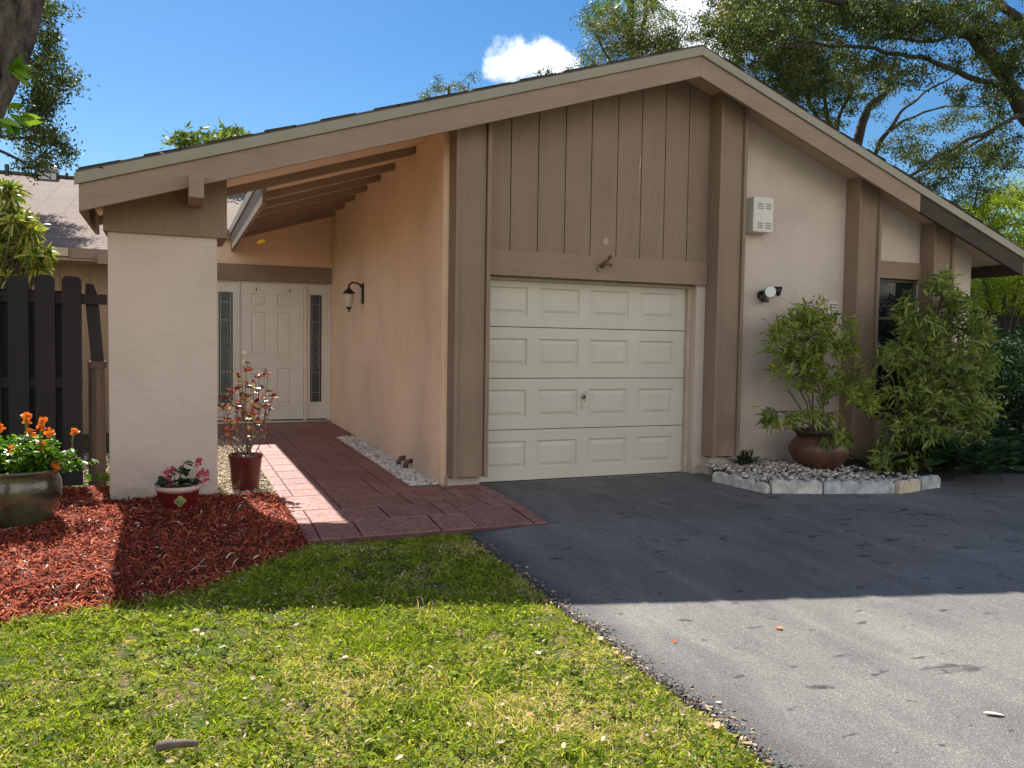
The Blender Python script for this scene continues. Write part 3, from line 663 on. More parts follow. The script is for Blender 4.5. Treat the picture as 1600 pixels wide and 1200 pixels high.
mb = MB(); mb.box(-2.76, -2.34, vy-.22, vy+.2, vz+.1, vz+.25); mb.build('roof_vent_hood', m_rust, wr, bev=.03)
MB().tube([(-3.35, 21, wz(21)-.05), (-3.35, 21, wz(21)+.22)], .045, 10).build('roof_pipe', m_black, wr)
MB().tube([(-2.2, 21.1, wz(21)-.05), (-2.2, 21.1, wz(21)+.16)], .03, 10).build('roof_pipe', m_black, wr)
# ------------------------------------------------------------------ things fixed to the house
t = thing('wall_lantern', (XS, 11.25, 2.05), 'black lantern with clear glass on the peach wall beside the front door', 'lantern')
mb = MB(); mb.box(XS-.025, XS-.001, 11.21, 11.31, 1.95, 2.23); mb.build('back_plate', m_black, t, bev=.01)
mb = MB(); mb.tube([(XS-.02, 11.26, 2.17), (XS-.07, 11.26, 2.225), (XS-.15, 11.26, 2.235), (XS-.2, 11.26, 2.2), (XS-.2, 11.26, 2.17)], .013, 8); mb.build('arm', m_black, t, smooth=True)
c = (XS-.2, 11.26, 1.82)
MB().lathe([(0, .36), (.012, .36), (.02, .33), (.045, .31), (.085, .275), (.088, .262), (.06, .258), (.0, .258)], c, 12).build('cap', m_black, t)
MB().lathe([(.055, .257), (.066, .2), (.06, .14), (.04, .085), (.03, .07)], c, 12).build('glass', plain('clear_glass', (.55, .5, .42), .1, 0, .1, 30, .1), t, smooth=True)
MB().lathe([(0, .0), (.008, .005), (.014, .02), (.008, .035), (.03, .06), (.042, .08), (0, .08)], c, 12).build('finial', m_black, t, smooth=True)
t = thing('floodlight', (6.26, 7.6, 2.0), 'twin head black floodlight under the white louvred box', 'floodlight')
MB().tube([(6.27, YW-.001, 2.03), (6.27, YW-.04, 2.03)], .055, 16).build('mount', m_black, t)
def cone(p, d, r0, r1, L): p = Vector(p); d = Vector(d).normalized(); return MB().tube([p, p+d*L*.25, p+d*L], [r0, r0*1.15, r1], 18)
d1 = Vector((-.35, -1, -.1)); p1 = Vector((6.285, 7.58, 2.07)); h1 = cone(p1, d1, .03, .068, .12).build('lamp_head', m_black, t)
e1 = p1+d1.normalized()*.12; MB().tube([e1-d1.normalized()*.004, e1+d1.normalized()*.006], .063, 18).build('lens', m_lens, h1)
d2 = Vector((.85, -.35, -.28)); p2 = Vector((6.33, 7.59, 2.11)); h2 = cone(p2, d2, .026, .062, .13).build('lamp_head', m_black, t)
e2 = p2+d2.normalized()*.13; MB().tube([e2-d2.normalized()*.004, e2+d2.normalized()*.004], .056, 18).build('lens', m_lens, h2)
MB().box(6.235, 6.31, 7.56, 7.62, 1.945, 1.99).build('sensor', m_black, t, bev=.01)
t = thing('utility_box', (6.14, YW, 2.9), 'white metal box with four sets of slots high on the front wall', 'box')
MB().box(6.005, 6.285, 7.50, YW-.001, 2.725, 3.115).build('case', m_box, t, bev=.008)
m_slot = plain('slot_brown', (.16, .10, .08), .7)
for bx in (6.065, 6.175):
    for b0 in (2.99, 2.775):
        mb = MB()
        for bz in (b0, b0+.025, b0+.05): mb.box(bx, bx+.075, 7.4965, 7.4995, bz-.004, bz+.004)
        mb.build('louver', m_slot, t)
t = thing('louver_vent', (7.35, YW, 1.9), 'small pale slotted vent plate left of the window pilaster', 'vent')
MB().box(7.265, 7.425, YW-.012, YW-.001, 1.80, 1.99).build('plate', m_box, t, bev=.002)
mb = MB()
for i, bz in enumerate((1.955, 1.92, 1.885, 1.83)): mb.box(7.29 if i < 3 else 7.27, 7.405, YW-.02, YW-.0125, bz-.006, bz+.006)
mb.build('slot', plain('slot_grey', (.22, .19, .17), .7), t)
t = thing('lamp_bracket', (4.15, 7.615, 2.24), 'rusty brown lamp bracket on the beam above the garage door', 'bracket')
MB().tube([(4.14, 7.614, 2.235), (4.14, 7.6, 2.235)], .045, 16).build('base_plate', m_brown, t)
MB().tube([(4.14, 7.6, 2.245), (4.15, 7.56, 2.27), (4.16, 7.53, 2.29)], .022, 10).build('socket', plain('rusty_brown', (.14, .085, .05), .7, 0, .5, 30, .3), t)
MB().tube([(4.155, 7.54, 2.27), (4.20, 7.49, 2.355)], [.012, .02], 8).tube([(4.17, 7.54, 2.275), (4.22, 7.5, 2.255)], [.012, .018], 8).build('arm', plain('rusty_arm', (.14, .085, .05), .7, 0, .5, 30, .3), t)
for i, (yy_, zz_, lb) in enumerate(((9.0, .055, 'brown drain spout at the foot of the peach wall, nearer the front door'), (8.70, .06, 'brown drain spout at the foot of the peach wall, nearer the driveway'))):
    t = tag(MB().tube([(XS-.0, yy_, zz_+.06), (XS-.05, yy_, zz_+.055), (XS-.075, yy_, zz_+.02), (XS-.075, yy_, zz_-.06)], .028, 10).build('drain_spout', m_terra, origin=(XS, yy_, 0), smooth=True), lb, 'spout', 'drain spouts at the foot of the porch wall')
# ------------------------------------------------------------------ mulch bed
def mulch_front(x):
    px = [-9, -.84, -.5, -.2, .2, .55, .88]; py = [5.2, 4.98, 4.98, 4.98, 5.2, 5.55, 6.0]
    return float(np.interp(x, px, py))+.06*mnoise.noise(Vector((x*3, 2, 0)))
def mulchz(x, y):
    d = min(y-mulch_front(x), .89-x+.03*mnoise.noise(Vector((4, y*4, 0))), 8.5-y if x < -.5 else 7.72-y+(.0 if x < .4 else -.05))
    return T(y)+.0+.065*sstep(-.02, .30, d)-.03*(1-sstep(-.12, 0, d))+.022*mnoise.noise(Vector((x*2.2, y*2.2, 3)))*sstep(0, .3, d)+.012*mnoise.noise(Vector((x*9, y*9, 3)))*sstep(0, .2, d)
xs = np.arange(-5, .93, .05); ys = np.arange(4.7, 8.75, .05); X, Y = np.meshgrid(xs, ys); Z = np.array([[mulchz(x, y) for x in xs] for y in ys])
keep = []; nx = len(xs)
for j in range(len(ys)-1):
    for i in range(nx-1):
        x, y = xs[i]+.025, ys[j]+.025
        if y > mulch_front(x)-.06 and x < .9 and (y < 7.80 or x < -.5): keep.append((j*nx+i, j*nx+i+1, (j+1)*nx+i+1, (j+1)*nx+i))
mbed = tag(npmesh('mulch_bed', np.stack([X, Y, Z], -1).reshape(-1, 3), np.array(keep), np.zeros(X.size), m_mulchbase, smooth=True), kind='structure')
n = 46000; P = np.zeros((n, 3)); P[:, 0] = rng.uniform(-2.6, .97, n); P[:, 1] = 4.85+(rng.uniform(0, 1, n)**1.25)*3.85
ok = np.array([(y > mulch_front(x)-.10*abs(rng.normal())) and (x < .9+.03*rng.normal()) and (y < 7.68 or x < -.52) for x, y, _ in P]); P = P[ok]; n = len(P)
P[:, 2] = [mulchz(x, y)+.002+.022*rng.random() for x, y, _ in P]
a = rng.uniform(0, 6.283, n); el = rng.normal(0, .36, n); Dm = np.stack([np.cos(a)*np.cos(el), np.sin(a)*np.cos(el), np.sin(el)], 1)
L = rng.uniform(.02, .085, n)*rng.uniform(.7, 1.25, n); W = rng.uniform(.004, .013, n)*rng.uniform(.7, 1.2, n)
S = unit(np.cross(Dm, rng.normal(size=(n, 3))*.35+np.array([0, 0, 1.]))); U = np.cross(S, Dm)
V = np.zeros((n, 6, 3))
for i, (q, s, u) in enumerate([(-.5, .35, 0), (-.5, -.35, .1), (0, .5, .35), (0, -.5, .45), (.5, .3, 0), (.5, -.25, .05)]): V[:, i] = P+Dm*(L*q)[:, None]+S*(W*s)[:, None]+U*(W*u)[:, None]*1.6+U*(L*.08*(1-4*q*q))[:, None]
F = (np.array([[0, 1, 3, 2], [2, 3, 5, 4]])[None]+(np.arange(n)*6)[:, None, None]).reshape(-1, 4)
tv = np.clip(rng.beta(2, 2.2, n)*.93+.18*vnoise(P, 2.5), 0, .93); pale = rng.random(n) < .022; tv[pale] = 1
mch = npmesh('mulch_chips', V.reshape(-1, 3), F, np.repeat(tv, 6), m_mulch)
tag(mch, 'shredded red bark mulch spread around the pillar and pots', 'mulch', kind='stuff')
# ------------------------------------------------------------------ grass
def dens(name, n, x0, x1, y0, y1, sc_=1.0):
    P = np.zeros((n, 3)); P[:, 0] = rng.uniform(x0, x1, n); P[:, 1] = rng.uniform(y0, y1, n)
    cl = vnoise(np.c_[P[:, :2], np.full(n, 1.)], 1.3); cf = vnoise(np.c_[P[:, :2], np.full(n, 5.)], 7.)
    ok = np.array([(x < drive_edge(y)+.015) and (y < mulch_front(x)+.03 or x > .9) and not (x > .87 and y > 5.955) for x, y, _ in P]) & (rng.random(n) < .80+.6*cl+.9*cf+.7*vnoise(np.c_[P[:, :2], np.full(n, 3.)], 17.))
    P = P[ok]; n = len(P); cl = cl[ok]; cf = cf[ok]; P[:, 2] = [lawnz(x, y)-.004 for x, y, _ in P]
    a = rng.uniform(0, 6.283, n); el = np.clip(rng.normal(.62, .36, n), .03, 1.5)
    Dg = np.stack([np.cos(a)*np.cos(el), np.sin(a)*np.cos(el), np.sin(el)], 1)
    L = rng.gamma(4.2, .0088, n)*(1+.55*cl)*sc_+.008; W = rng.uniform(.003, .0078, n)
    # straw is tied to dry patches
    dry = vnoise(np.c_[P[:, :2], np.full(n, 9.)], 2.1)+.5*vnoise(np.c_[P[:, :2], np.full(n, 19.)], 8.)-.25*np.clip(P[:, 1]-3.6, -1.2, 1)
    tv = np.clip(.42+.16*rng.normal(size=n)+.22*cf, 0, .72); st = rng.random(n) < np.clip(.38+.8*dry, .06, .9); tv[st] = rng.uniform(.78, 1, st.sum())
    el_low = st; L[el_low] *= .8
    S = unit(np.cross(Dg, rng.normal(size=(n, 3)))); V = np.zeros((n, 5, 3)); dn = np.array([0, 0, -1.])
    for i, (q, s) in enumerate([(0, .4), (0, -.4), (.5, -.5), (.5, .5), (1, 0)]): V[:, i] = P+Dg*(L*q)[:, None]+S*(W*s)[:, None]+dn*(L*.35*q*q)[:, None]
    # two meshes' worth of faces in one: quad + tip as degenerate-free quads
    V2 = np.zeros((n, 6, 3)); V2[:, :4] = V[:, :4]; V2[:, 4] = V[:, 4]+S*(W*.06)[:, None]; V2[:, 5] = V[:, 4]-S*(W*.06)[:, None]
    F = (np.array([[0, 1, 2, 3], [3, 2, 5, 4]])[None]+(np.arange(n)*6)[:, None, None]).reshape(-1, 4)
    return V2.reshape(-1, 3), F, np.repeat(tv, 6)
A = dens('a', 460000, -1.5, 2.12, 1.7, 6.0); Bq = dens('b', 70000, -6, -1.5, 1.2, 5.2, 1.1); Cq = dens('c', 50000, -3, 2.15, -.2, 1.7, 1.1)
V = np.concatenate([A[0], Bq[0], Cq[0]]); F = np.concatenate([A[1], Bq[1]+len(A[0]), Cq[1]+len(A[0])+len(Bq[0])]); tt = np.concatenate([A[2], Bq[2], Cq[2]])
tag(npmesh('grass', V, F, tt, m_grass), 'patchy green lawn with dry straw mixed in across the foreground', 'grass', kind='stuff')
# broadleaf weeds in the lawn
n = 1500; P0 = np.c_[rng.uniform(-2.5, 2.05, n), rng.uniform(1.8, 5.6, n), np.zeros(n)]; m_ = np.array([(x < drive_edge(y)) and y < mulch_front(x) and mnoise.noise(Vector((x*1.7, y*1.7, 31))) > -.12 for x, y, _ in P0]); P0 = P0[m_]
P = np.repeat(P0, 9, 0)+np.c_[rng.normal(0, .022, (len(P0)*9, 2)), np.zeros(len(P0)*9)]; P[:, 2] = [lawnz(x, y)+.012+.022*rng.random() for x, y, _ in P]
n = len(P); a = rng.uniform(0, 6.283, n); Dg = np.stack([np.cos(a), np.sin(a), rng.uniform(-.1, .5, n)], 1)
tag(leaves('clover_weeds', P, Dg, rng.uniform(.014, .034, n), rng.uniform(.011, .022, n), rng.uniform(0, .6, n), m_grass, kind='round', Nrm=rng.normal(size=(n, 3))*.3+np.array([0, 0, 1])), 'low round leaved clover scattered through the lawn', 'weeds', kind='stuff')
# fine litter
n = 3600; P = np.c_[rng.uniform(-2.5, 2.2, n), rng.uniform(1.8, 6.4, n), np.zeros(n)]; edge = rng.random(n) < .22; P[edge, 0] = [drive_edge(y)+rng.normal(0, .03) for y in P[edge, 1]]
P[:, 2] = [max(lawnz(x, y)+.022+.012*rng.random() if x < drive_edge(y) else T(y)+.004, mulchz(x, y)+.012 if x < .9 and y > mulch_front(x) else -9) for x, y, _ in P]
P = P[~((P[:, 1] > 5.6) & (P[:, 0] > .88))]; n = len(P); a = rng.uniform(0, 6.283, n); Dg = np.stack([np.cos(a), np.sin(a), rng.normal(0, .25, n)], 1)
tag(leaves('leaf_litter', P, Dg, rng.uniform(.008, .03, n)*1., rng.uniform(.005, .014, n), rng.random(n), m_deadleaf, kind='round', Nrm=rng.normal(size=(n, 3))*.7+np.array([0, 0, 1])), 'tiny dry leaf bits scattered over lawn and mulch', 'leaf litter', kind='stuff')
# individual fallen leaves
def leaf_thing(p, L, W, mat, label, group=None, name='fallen_leaf', tilt=.2, yaw=None, t=.7, cat='leaf'):
    a = random.uniform(0, 6.28) if yaw is None else yaw
    D_ = np.array([[math.cos(a), math.sin(a), random.uniform(-tilt, tilt)]]); Nn = np.array([[random.uniform(-.8, .8), random.uniform(-.8, .8), 1]])
    o = leaves(name, np.array([p]), D_, L, W, np.array([t]), mat, origin=p, kind='round', Nrm=Nn); return tag(o, label, cat, group)
GL = 'dry pale leaves lying on the lawn'
for u, v in ((458, 977), (547, 1062), (582, 1072), (608, 1110), (400, 1060), (318, 992), (355, 1009), (312, 985), (180, 965), (430, 1010), (534, 1028), (690, 1075), (668, 1040), (845, 1022), (735, 1135), (830, 1095), (570, 1160), (618, 1188), (258, 1190), (945, 1150), (775, 1160), (520, 940), (1000, 1140), (880, 1170), (505, 1022)):
    p = gp(u, v, .03); leaf_thing((p.x, p.y, p.z), random.uniform(.03, .05), random.uniform(.014, .026), m_deadleaf, 'dry pale leaf lying flat on the sunny lawn', GL, t=random.uniform(.6, 1))
for u, v in ((943, 1000), (958, 1006), (975, 1030), (968, 1022), (1036, 1065), (1110, 1128), (1125, 1138), (1134, 1146), (1147, 1152), (1160, 1160), (898, 972), (913, 985)):
    p = gp(u, v, .012); leaf_thing((p.x-.01, p.y, p.z), .05, .035, m_deadleaf, 'tan leaf caught along the broken edge of the driveway', 'tan leaves along the driveway edge', t=random.uniform(.3, .9))
p = gp(1220, 983, .008); leaf_thing(tuple(p), .05, .035, m_orangeleaf, 'orange leaf lying alone on the sunlit asphalt')
p = gp(1055, 1000, .008); leaf_thing(tuple(p), .03, .02, m_orangeleaf, 'small orange leaf on asphalt nearest the lawn')
p = gp(1535, 1113, .008); leaf_thing(tuple(p), .09, .03, m_deadleaf, 'long pale leaf on the asphalt near the bottom right corner', t=1)
for (u, v, y, mt, lb, L) in ((401, 380, 6.9, m_yellowleaf, 'bright yellow leaf drifting down in front of the porch', .08), (150, 262, 5.6, m_redleaf, 'red brown leaf falling past the left end of the roof', .05), (249, 238, 6.2, plain('purple_leaf', (.10, .05, .08), .6), 'dark purple leaf falling above the left roof edge', .035)):
    leaf_thing(tuple(at(u, v, y)), L, L*.7, mt, lb, name='falling_leaf', tilt=.3, yaw=.3)
p = gp(245, 1168, .035); q = gp(310, 1162, .035)
tag(MB().tube([p, p.lerp(q, .3)+Vector((0, 0, .006)), p.lerp(q, .7)+Vector((0, .004, .003)), q], [.018, .016, .014, .009], 9, wob=.6).build('stick', m_twig, origin=tuple(p), smooth=True), 'short grey brown stick lying in the foreground grass', 'stick')
# ------------------------------------------------------------------ pebbles
def fill(n, poly, zf):
    px = [q[0] for q in poly]; py = [q[1] for q in poly]; P = []
    while len(P) < n:
        x, y = random.uniform(min(px), max(px)), random.uniform(min(py), max(py)); ins = False
        for i in range(len(poly)):
            (x1, y1), (x2, y2) = poly[i], poly[i-1]
            if (y1 > y) != (y2 > y) and x < (x2-x1)*(y-y1)/(y2-y1)+x1: ins = not ins
        if ins: P.append((x, y, zf(x, y)))
    return np.array(P)
P = fill(2300, [(2.135, 7.70), (2.425, 7.70), (2.425, 12.0), (2.15, 11.7)], lambda x, y: .0+.035*random.random()+.012*(y-7.7)/2)
tag(stones('white_pebbles', P, rng.uniform(.014, .030, len(P)), rng.random(len(P))**.6, m_peb, .65), 'white river pebbles in the strip between walkway and peach wall', 'pebbles', kind='stuff')
gr = MB(); gr.add([(-.5, 7.7, .012), (.86, 7.7, .012), (.86, 12, .045), (-.5, 12, .045)], [(0, 1, 2, 3)]); tag(gr.build('gravel_path', plain('gravel_base', (.3, .24, .16), .9, 0, .3, 30, .5)), kind='structure')
P = fill(5200, [(.34, 7.68), (.868, 7.68), (.85, 12.2), (.34, 12.2)], lambda x, y: .016+.02*random.random()+.0075*(y-7.7))
tag(stones('tan_gravel', P, rng.uniform(.007, .017, len(P)), rng.random(len(P)), m_gravel, .7), 'tan gravel between the pillar and the walkway, under the maroon pot', 'gravel', kind='stuff')
P = fill(1400, [(-1.4, 8.95), (-.5, 8.75), (-.5, 11), (-1.4, 11)], lambda x, y: .01+.02*random.random())
tag(stones('yard_gravel', P, rng.uniform(.009, .022, len(P)), rng.random(len(P)), m_gravel, .7), 'pale gravel seen through the gap between fence and pillar', 'gravel', kind='stuff')
# front bed with edging stones
bed = [gp(u, v) for u, v in ((1100, 738), (1117, 748), (1160, 758), (1203, 768), (1283, 769), (1395, 767), (1435, 761), (1463, 757))]
bl = [(b_.x, b_.y) for b_ in bed]
def bedz(x, y): return .055+.045*sstep(6.4, 7.4, y)+.015*mnoise.noise(Vector((x*3, y*3, 2)))
xs = np.arange(5.3, 10.4, .1); ys = np.arange(6.2, 7.7, .07); V = []; K = []; nx = len(xs)
for y in ys:
    for x in xs: V.append((x, y, bedz(x, y) if y > float(np.interp(x, [q[0] for q in bl]+[8.2, 10.4], [q[1] for q in bl]+[6.5, 6.5]))+.06 else -.2))
for j in range(len(ys)-1):
    for i in range(nx-1): K.append((j*nx+i, j*nx+i+1, (j+1)*nx+i+1, (j+1)*nx+i))
tag(npmesh('planting_bed', np.array(V), np.array(K), np.zeros(len(V)), m_soil, smooth=True), kind='structure')
bp = [(x, y+.05) for x, y in bl[1:]]+[(7.2, 6.8), (6.9, 7.60), (5.5, 7.62)]
P = fill(1500, bp, lambda x, y: bedz(x, y)+.012*random.random()); keep_ = (P[:, 0] < 7.0) | (rng.random(len(P)) < .5); P = P[keep_]
tag(stones('bed_pebbles', P, rng.uniform(.014, .034, len(P)), rng.random(len(P)), m_peb_old, .65), 'dirty white pebbles inside the edging stones around the terracotta pot', 'pebbles', kind='stuff')
def edging(pa, pb, h, mat, lobes, label, tilt=0):
    a, b_ = Vector(pa), Vector(pb); L = (b_-a).length; d = (b_-a).normalized(); nrm = Vector((-d.y, d.x, 0)); mb = MB(); n = lobes*10
    f = []; bk = []; th = .07; vs = []
    for i in range(n+1):
        s = i/n; zz = h*(.80+.20*abs(math.sin(math.pi*s*lobes))**.55)+.004*mnoise.noise(Vector((a.x+s*3, s*9, 0))); jit = .006*mnoise.noise(Vector((s*11, a.x, 4)))
        p = a+d*(L*s)
        for off, z in ((-th/2+jit, -.03), (-th/2+jit, zz-.012), (-th/2+.014, zz), (th/2-.014, zz), (th/2, zz-.012), (th/2, -.03)): vs.append(p+nrm*off+Vector((0, 0, z+tilt*(s-.5)*L)))
    fs = []
    for i in range(n):
        for j in range(6): j2 = (j+1) % 6; fs.append((i*6+j, i*6+j2, (i+1)*6+j2, (i+1)*6+j))
    fs += [(0, 1, 2, 3, 4, 5), tuple(range(n*6+5, n*6-1, -1))]
    return tag(mb.add(vs, fs).build('edging_stone', mat, origin=tuple(a.lerp(b_, .5)), smooth=False), label, 'edging stone', 'scalloped edging stones around the bed')
es = [((1117, 752), (1158, 762), .115, m_block, 2, 'white edging stone nearest the garage, end of the row'), ((1160, 762), (1200, 771), .10, m_block, 2, 'chipped white edging stone, second in the row from the garage'),
      ((1204, 770), (1282, 771), .135, m_block, 3, 'long white edging stone with a dirty corner, just left of the grey one'), ((1285, 771), (1394, 770), .13, m_blockg, 4, 'longest grey edging stone below and right of the terracotta pot'),
      ((1400, 771), (1433, 766), .13, m_blockt, 2, 'short tan edging stone between two grey ones'), ((1436, 765), (1464, 761), .135, m_blockg, 2, 'short grey edging stone at the right end of the row')]
for (u1, v1), (u2, v2), h, mt, lo, lb in es: edging(gp(u1, v1), gp(u2, v2), h, mt, lo, lb)
p = [(7.02, 7.25, .33), (7.12, 7.22, .25), (7.3, 7.1, .16), (7.42, 6.95, .10), (7.2, 6.75, .09), (7.05, 6.72, .10), (6.9, 6.8, .085)]
tag(MB().tube(p, .016, 8).build('hose', m_black, origin=p[0], smooth=True), 'black hose running down from the terracotta pot to the soil', 'hose')
# ------------------------------------------------------------------ fence
F_ = thing('wooden_fence', (-3, 8.75, 0), 'dark stained dog ear fence left of the stucco pillar', 'fence')
k = 0; x = -.80
while x > -6.5:
    wd = .165; h = 1.985+random.uniform(-.015, .015); th = .02; e = .03; tl = random.uniform(-.006, .006)
    pts = [(x-wd, .02), (x, .02), (x+tl, h-e), (x-e+tl, h), (x-wd+e+tl, h), (x-wd+tl, h-e)]
    MB().prism(pts, 8.69, 8.69+th).build('board', m_fence, F_); x -= wd+(.058 if k != 1 else .05); k += 1
x = -.80-.165+.055
while x > -6.5: MB().prism([(x-.165, .02), (x, .02), (x, 1.86), (x-.165, 1.86)], 8.762, 8.782).build('board', m_fence, F_); x -= .223
for z in (1.74, .95, .25): MB().box(-6.5, -.585 if z > 1.5 else -.80, 8.713, 8.76, z, z+.095).build('rail', m_fence, F_)
MB().tube([(-.69, 8.83, -.05), (-.685, 8.83, .6), (-.68, 8.82, 1.15)], [.075, .074, .07], 10, wob=.25).build('post', m_post, F_)
MB().box(-.755, -.60, 8.74, 8.90, 1.13, 1.20).build('post_block', m_post, F_, bev=.01)
MB().prism([(-.725, 1.2), (-.62, 1.2), (-.665, 1.83), (-.70, 1.93), (-.765, 1.94), (-.775, 1.80)], 8.765, 8.815).build('post_extension', m_fence, F_)
# ------------------------------------------------------------------ pots
def soil_disc(c, r, parent, z): MB().lathe([(0, 0), (r*.6, .01), (r, -.01), (r, -.03), (0, -.03)], (c[0], c[1], z), 24).build('soil', m_soil, parent)
# green glazed pot with orange crossandra
c = (-1.04, 6.82, mulchz(-1.04, 6.8)-.01)
pp = thing('potted_plant', c, 'orange flowering plant in a wide olive glazed pot beside the fence', 'potted plant', 'plants growing in pots')
pot = MB().lathe([(0, 0), (.17, 0), (.215, .05), (.262, .15), (.278, .26), (.272, .335), (.255, .385), (.262, .40), (.285, .415), (.288, .43), (.27, .438), (.25, .42), (.24, .38), (.22, .2), (0, .15)], c, 48).build('pot', m_greenglaze, pp, smooth=True)
soil_disc(c, .243, pp, c[2]+.38)
cc = np.array([c[0]-.02, c[1], c[2]+.40]); Ps = []; Ds = []; st = MB()
for k in range(60):
    a = random.uniform(0, 6.28); r = random.random()**.5*.30; h = .24-.9*r*r*1.4+random.uniform(-.02, .04); tip = cc+np.array([math.cos(a)*r, math.sin(a)*r, max(.02, h)])
    if k < 4: tip = cc+np.array([.36+.03*k, .03*k-.05, .16-.035*k])
    b0 = cc+np.array([math.cos(a)*r*.2, math.sin(a)*r*.2, -.03]); st.tube([b0, (b0+tip)/2+np.array([0, 0, .03]), tip], .004, 5)
    for q in range(34):
        f = random.random()**.5; p_ = b0+(tip-b0)*f+rng.normal(0, .026, 3); Ps.append(p_); th_ = random.uniform(0, 6.28); Ds.append((math.cos(th_), math.sin(th_), random.uniform(-.4, .45)))
Ps = np.array(Ps); Ds = np.array(Ds); n = len(Ps); st.build('stems', m_stemg, pp)
leaves('foliage', Ps, Ds, rng.uniform(.045, .08, n), rng.uniform(.02, .034, n), rng.beta(2, 2, n), m_cross, pp, kind='round', bend=.35, Nrm=rng.normal(size=(n, 3))*.4+np.array([0, 0, 1]))
def petals(parent, name, c_, r, n, mat, sz):
    P_ = np.repeat(np.array([c_]), n, 0)+rng.normal(0, r*.45, (n, 3)); D_ = unit(rng.normal(size=(n, 3))+np.array([0, -.4, .35])); return leaves(name, P_, D_, rng.uniform(.7, 1.2, n)*sz, rng.uniform(.7, 1.1, n)*sz*.9, rng.random(n), mat, parent, kind='round', Nrm=rng.normal(size=(n, 3))*.6+np.array([0, -1, .6]))
for (u, v) in ((42, 650), (43, 660), (67, 658), (64, 668), (47, 675), (79, 678), (115, 675), (64, 697), (85, 727), (0, 668), (22, 702)):
    q = at(u, v, 6.65+random.uniform(-.08, .08)); fl = petals(pp, 'flower', tuple(q), .023, 16, m_orange, .033)
    MB().tube([(q.x-.03*random.uniform(.2, 1), q.y+.02, q.z-.13), (q.x-.01, q.y+.01, q.z-.06), tuple(q)], [.003, .006, .005], 5).build('flower_stalk', m_stemg, fl)
# red bowl with begonia
c = (.03, 7.0, mulchz(.03, 7.0)-.005)
pp = thing('potted_plant', c, 'pink begonia in a shallow red bowl with a green badge', 'potted plant', 'plants growing in pots')
pot = MB().lathe([(0, 0), (.07, 0), (.10, .02), (.145, .09), (.160, .155), (.164, .175), (0.150, .172), (.14, .12), (0, .10)], c, 48).build('pot', m_redglaze, pp, smooth=True)
MB().lathe([(.160, .168), (.170, .172), (.173, .192), (.168, .204), (.155, .205), (.15, .19), (.15, .17)], c, 48).build('rim', m_rim, pot, smooth=True)
soil_disc(c, .15, pp, c[2]+.18)
def badge(scale, lift, name, mt, par):
    vs = []; a0 = math.atan2(-c[1], -c[0])+.10; 
    for k in range(24):
        u = 2*math.pi*k/24; r = scale*(1+.16*math.cos(4*u)); da = r*math.cos(u)/.155; z = .095+r*math.sin(u); rr = .1+.0615*min(1, max(0, (z-.01)/.14))**.55+lift
        vs.append((c[0]+rr*math.cos(a0+da), c[1]+rr*math.sin(a0+da), c[2]+z))
    cen = (c[0]+(.152+lift)*math.cos(a0), c[1]+(.152+lift)*math.sin(a0), c[2]+.095); vs.append(cen)
    return MB().add(vs, [(k, (k+1) % 24, 24) for k in range(24)]).build(name, mt, par)
badge(.040, .006, 'badge_border', m_badge2, pot); badge(.033, .0075, 'badge', m_badge, pot)
cc = np.array([c[0], c[1], c[2]+.20]); stm = MB(); Ps = []; Ds = []; Ls = []; tv = []
for (dx, dy, dz, nl, sz, tt_) in ((-.09, -.05, .03, 10, .085, .2), (.0, -.06, .03, 9, .08, .2), (.09, -.05, .04, 9, .08, .3), (.02, 0, .12, 8, .07, .5), (.045, 0, .17, 5, .075, .95), (-.04, .02, .09, 8, .06, .3), (.09, 0, .09, 6, .06, .4), (-.1, 0, .05, 6, .06, .2)):
    tip = cc+np.array([dx, dy, dz]); stm.tube([cc+np.array([dx*.2, dy*.2, -.03]), (cc+tip)/2, tip], .004, 5)
    for q in range(nl): a = random.uniform(0, 6.28); Ps.append(tip+rng.normal(0, .012, 3)); Ds.append((math.cos(a), math.sin(a), random.uniform(-.2, .35))); Ls.append(sz*random.uniform(.7, 1.1)); tv.append(min(1, max(0, tt_+random.uniform(-.2, .2))))
leaves('foliage', np.array(Ps), np.array(Ds), np.array(Ls), np.array(Ls)*.72, np.array(tv), m_begleaf, pp, kind='round', bend=.3, Nrm=rng.normal(size=(len(Ps), 3))*.35+np.array([0, -.3, 1]))
for (u, v) in ((309, 719), (312, 724), (323, 741), (317, 738), (310, 742), (320, 752), (262, 748), (264, 755), (268, 732), (260, 738), (307, 757)):
    q = at(u, v, 6.97); petals(pp, 'flower', tuple(q), .018, 11, m_pink, .029); stm.tube([cc+np.array([(q.x-cc[0])*.5, 0, .02]), tuple(q)], .0025, 4)
stm.build('stems', m_stemg, pp)
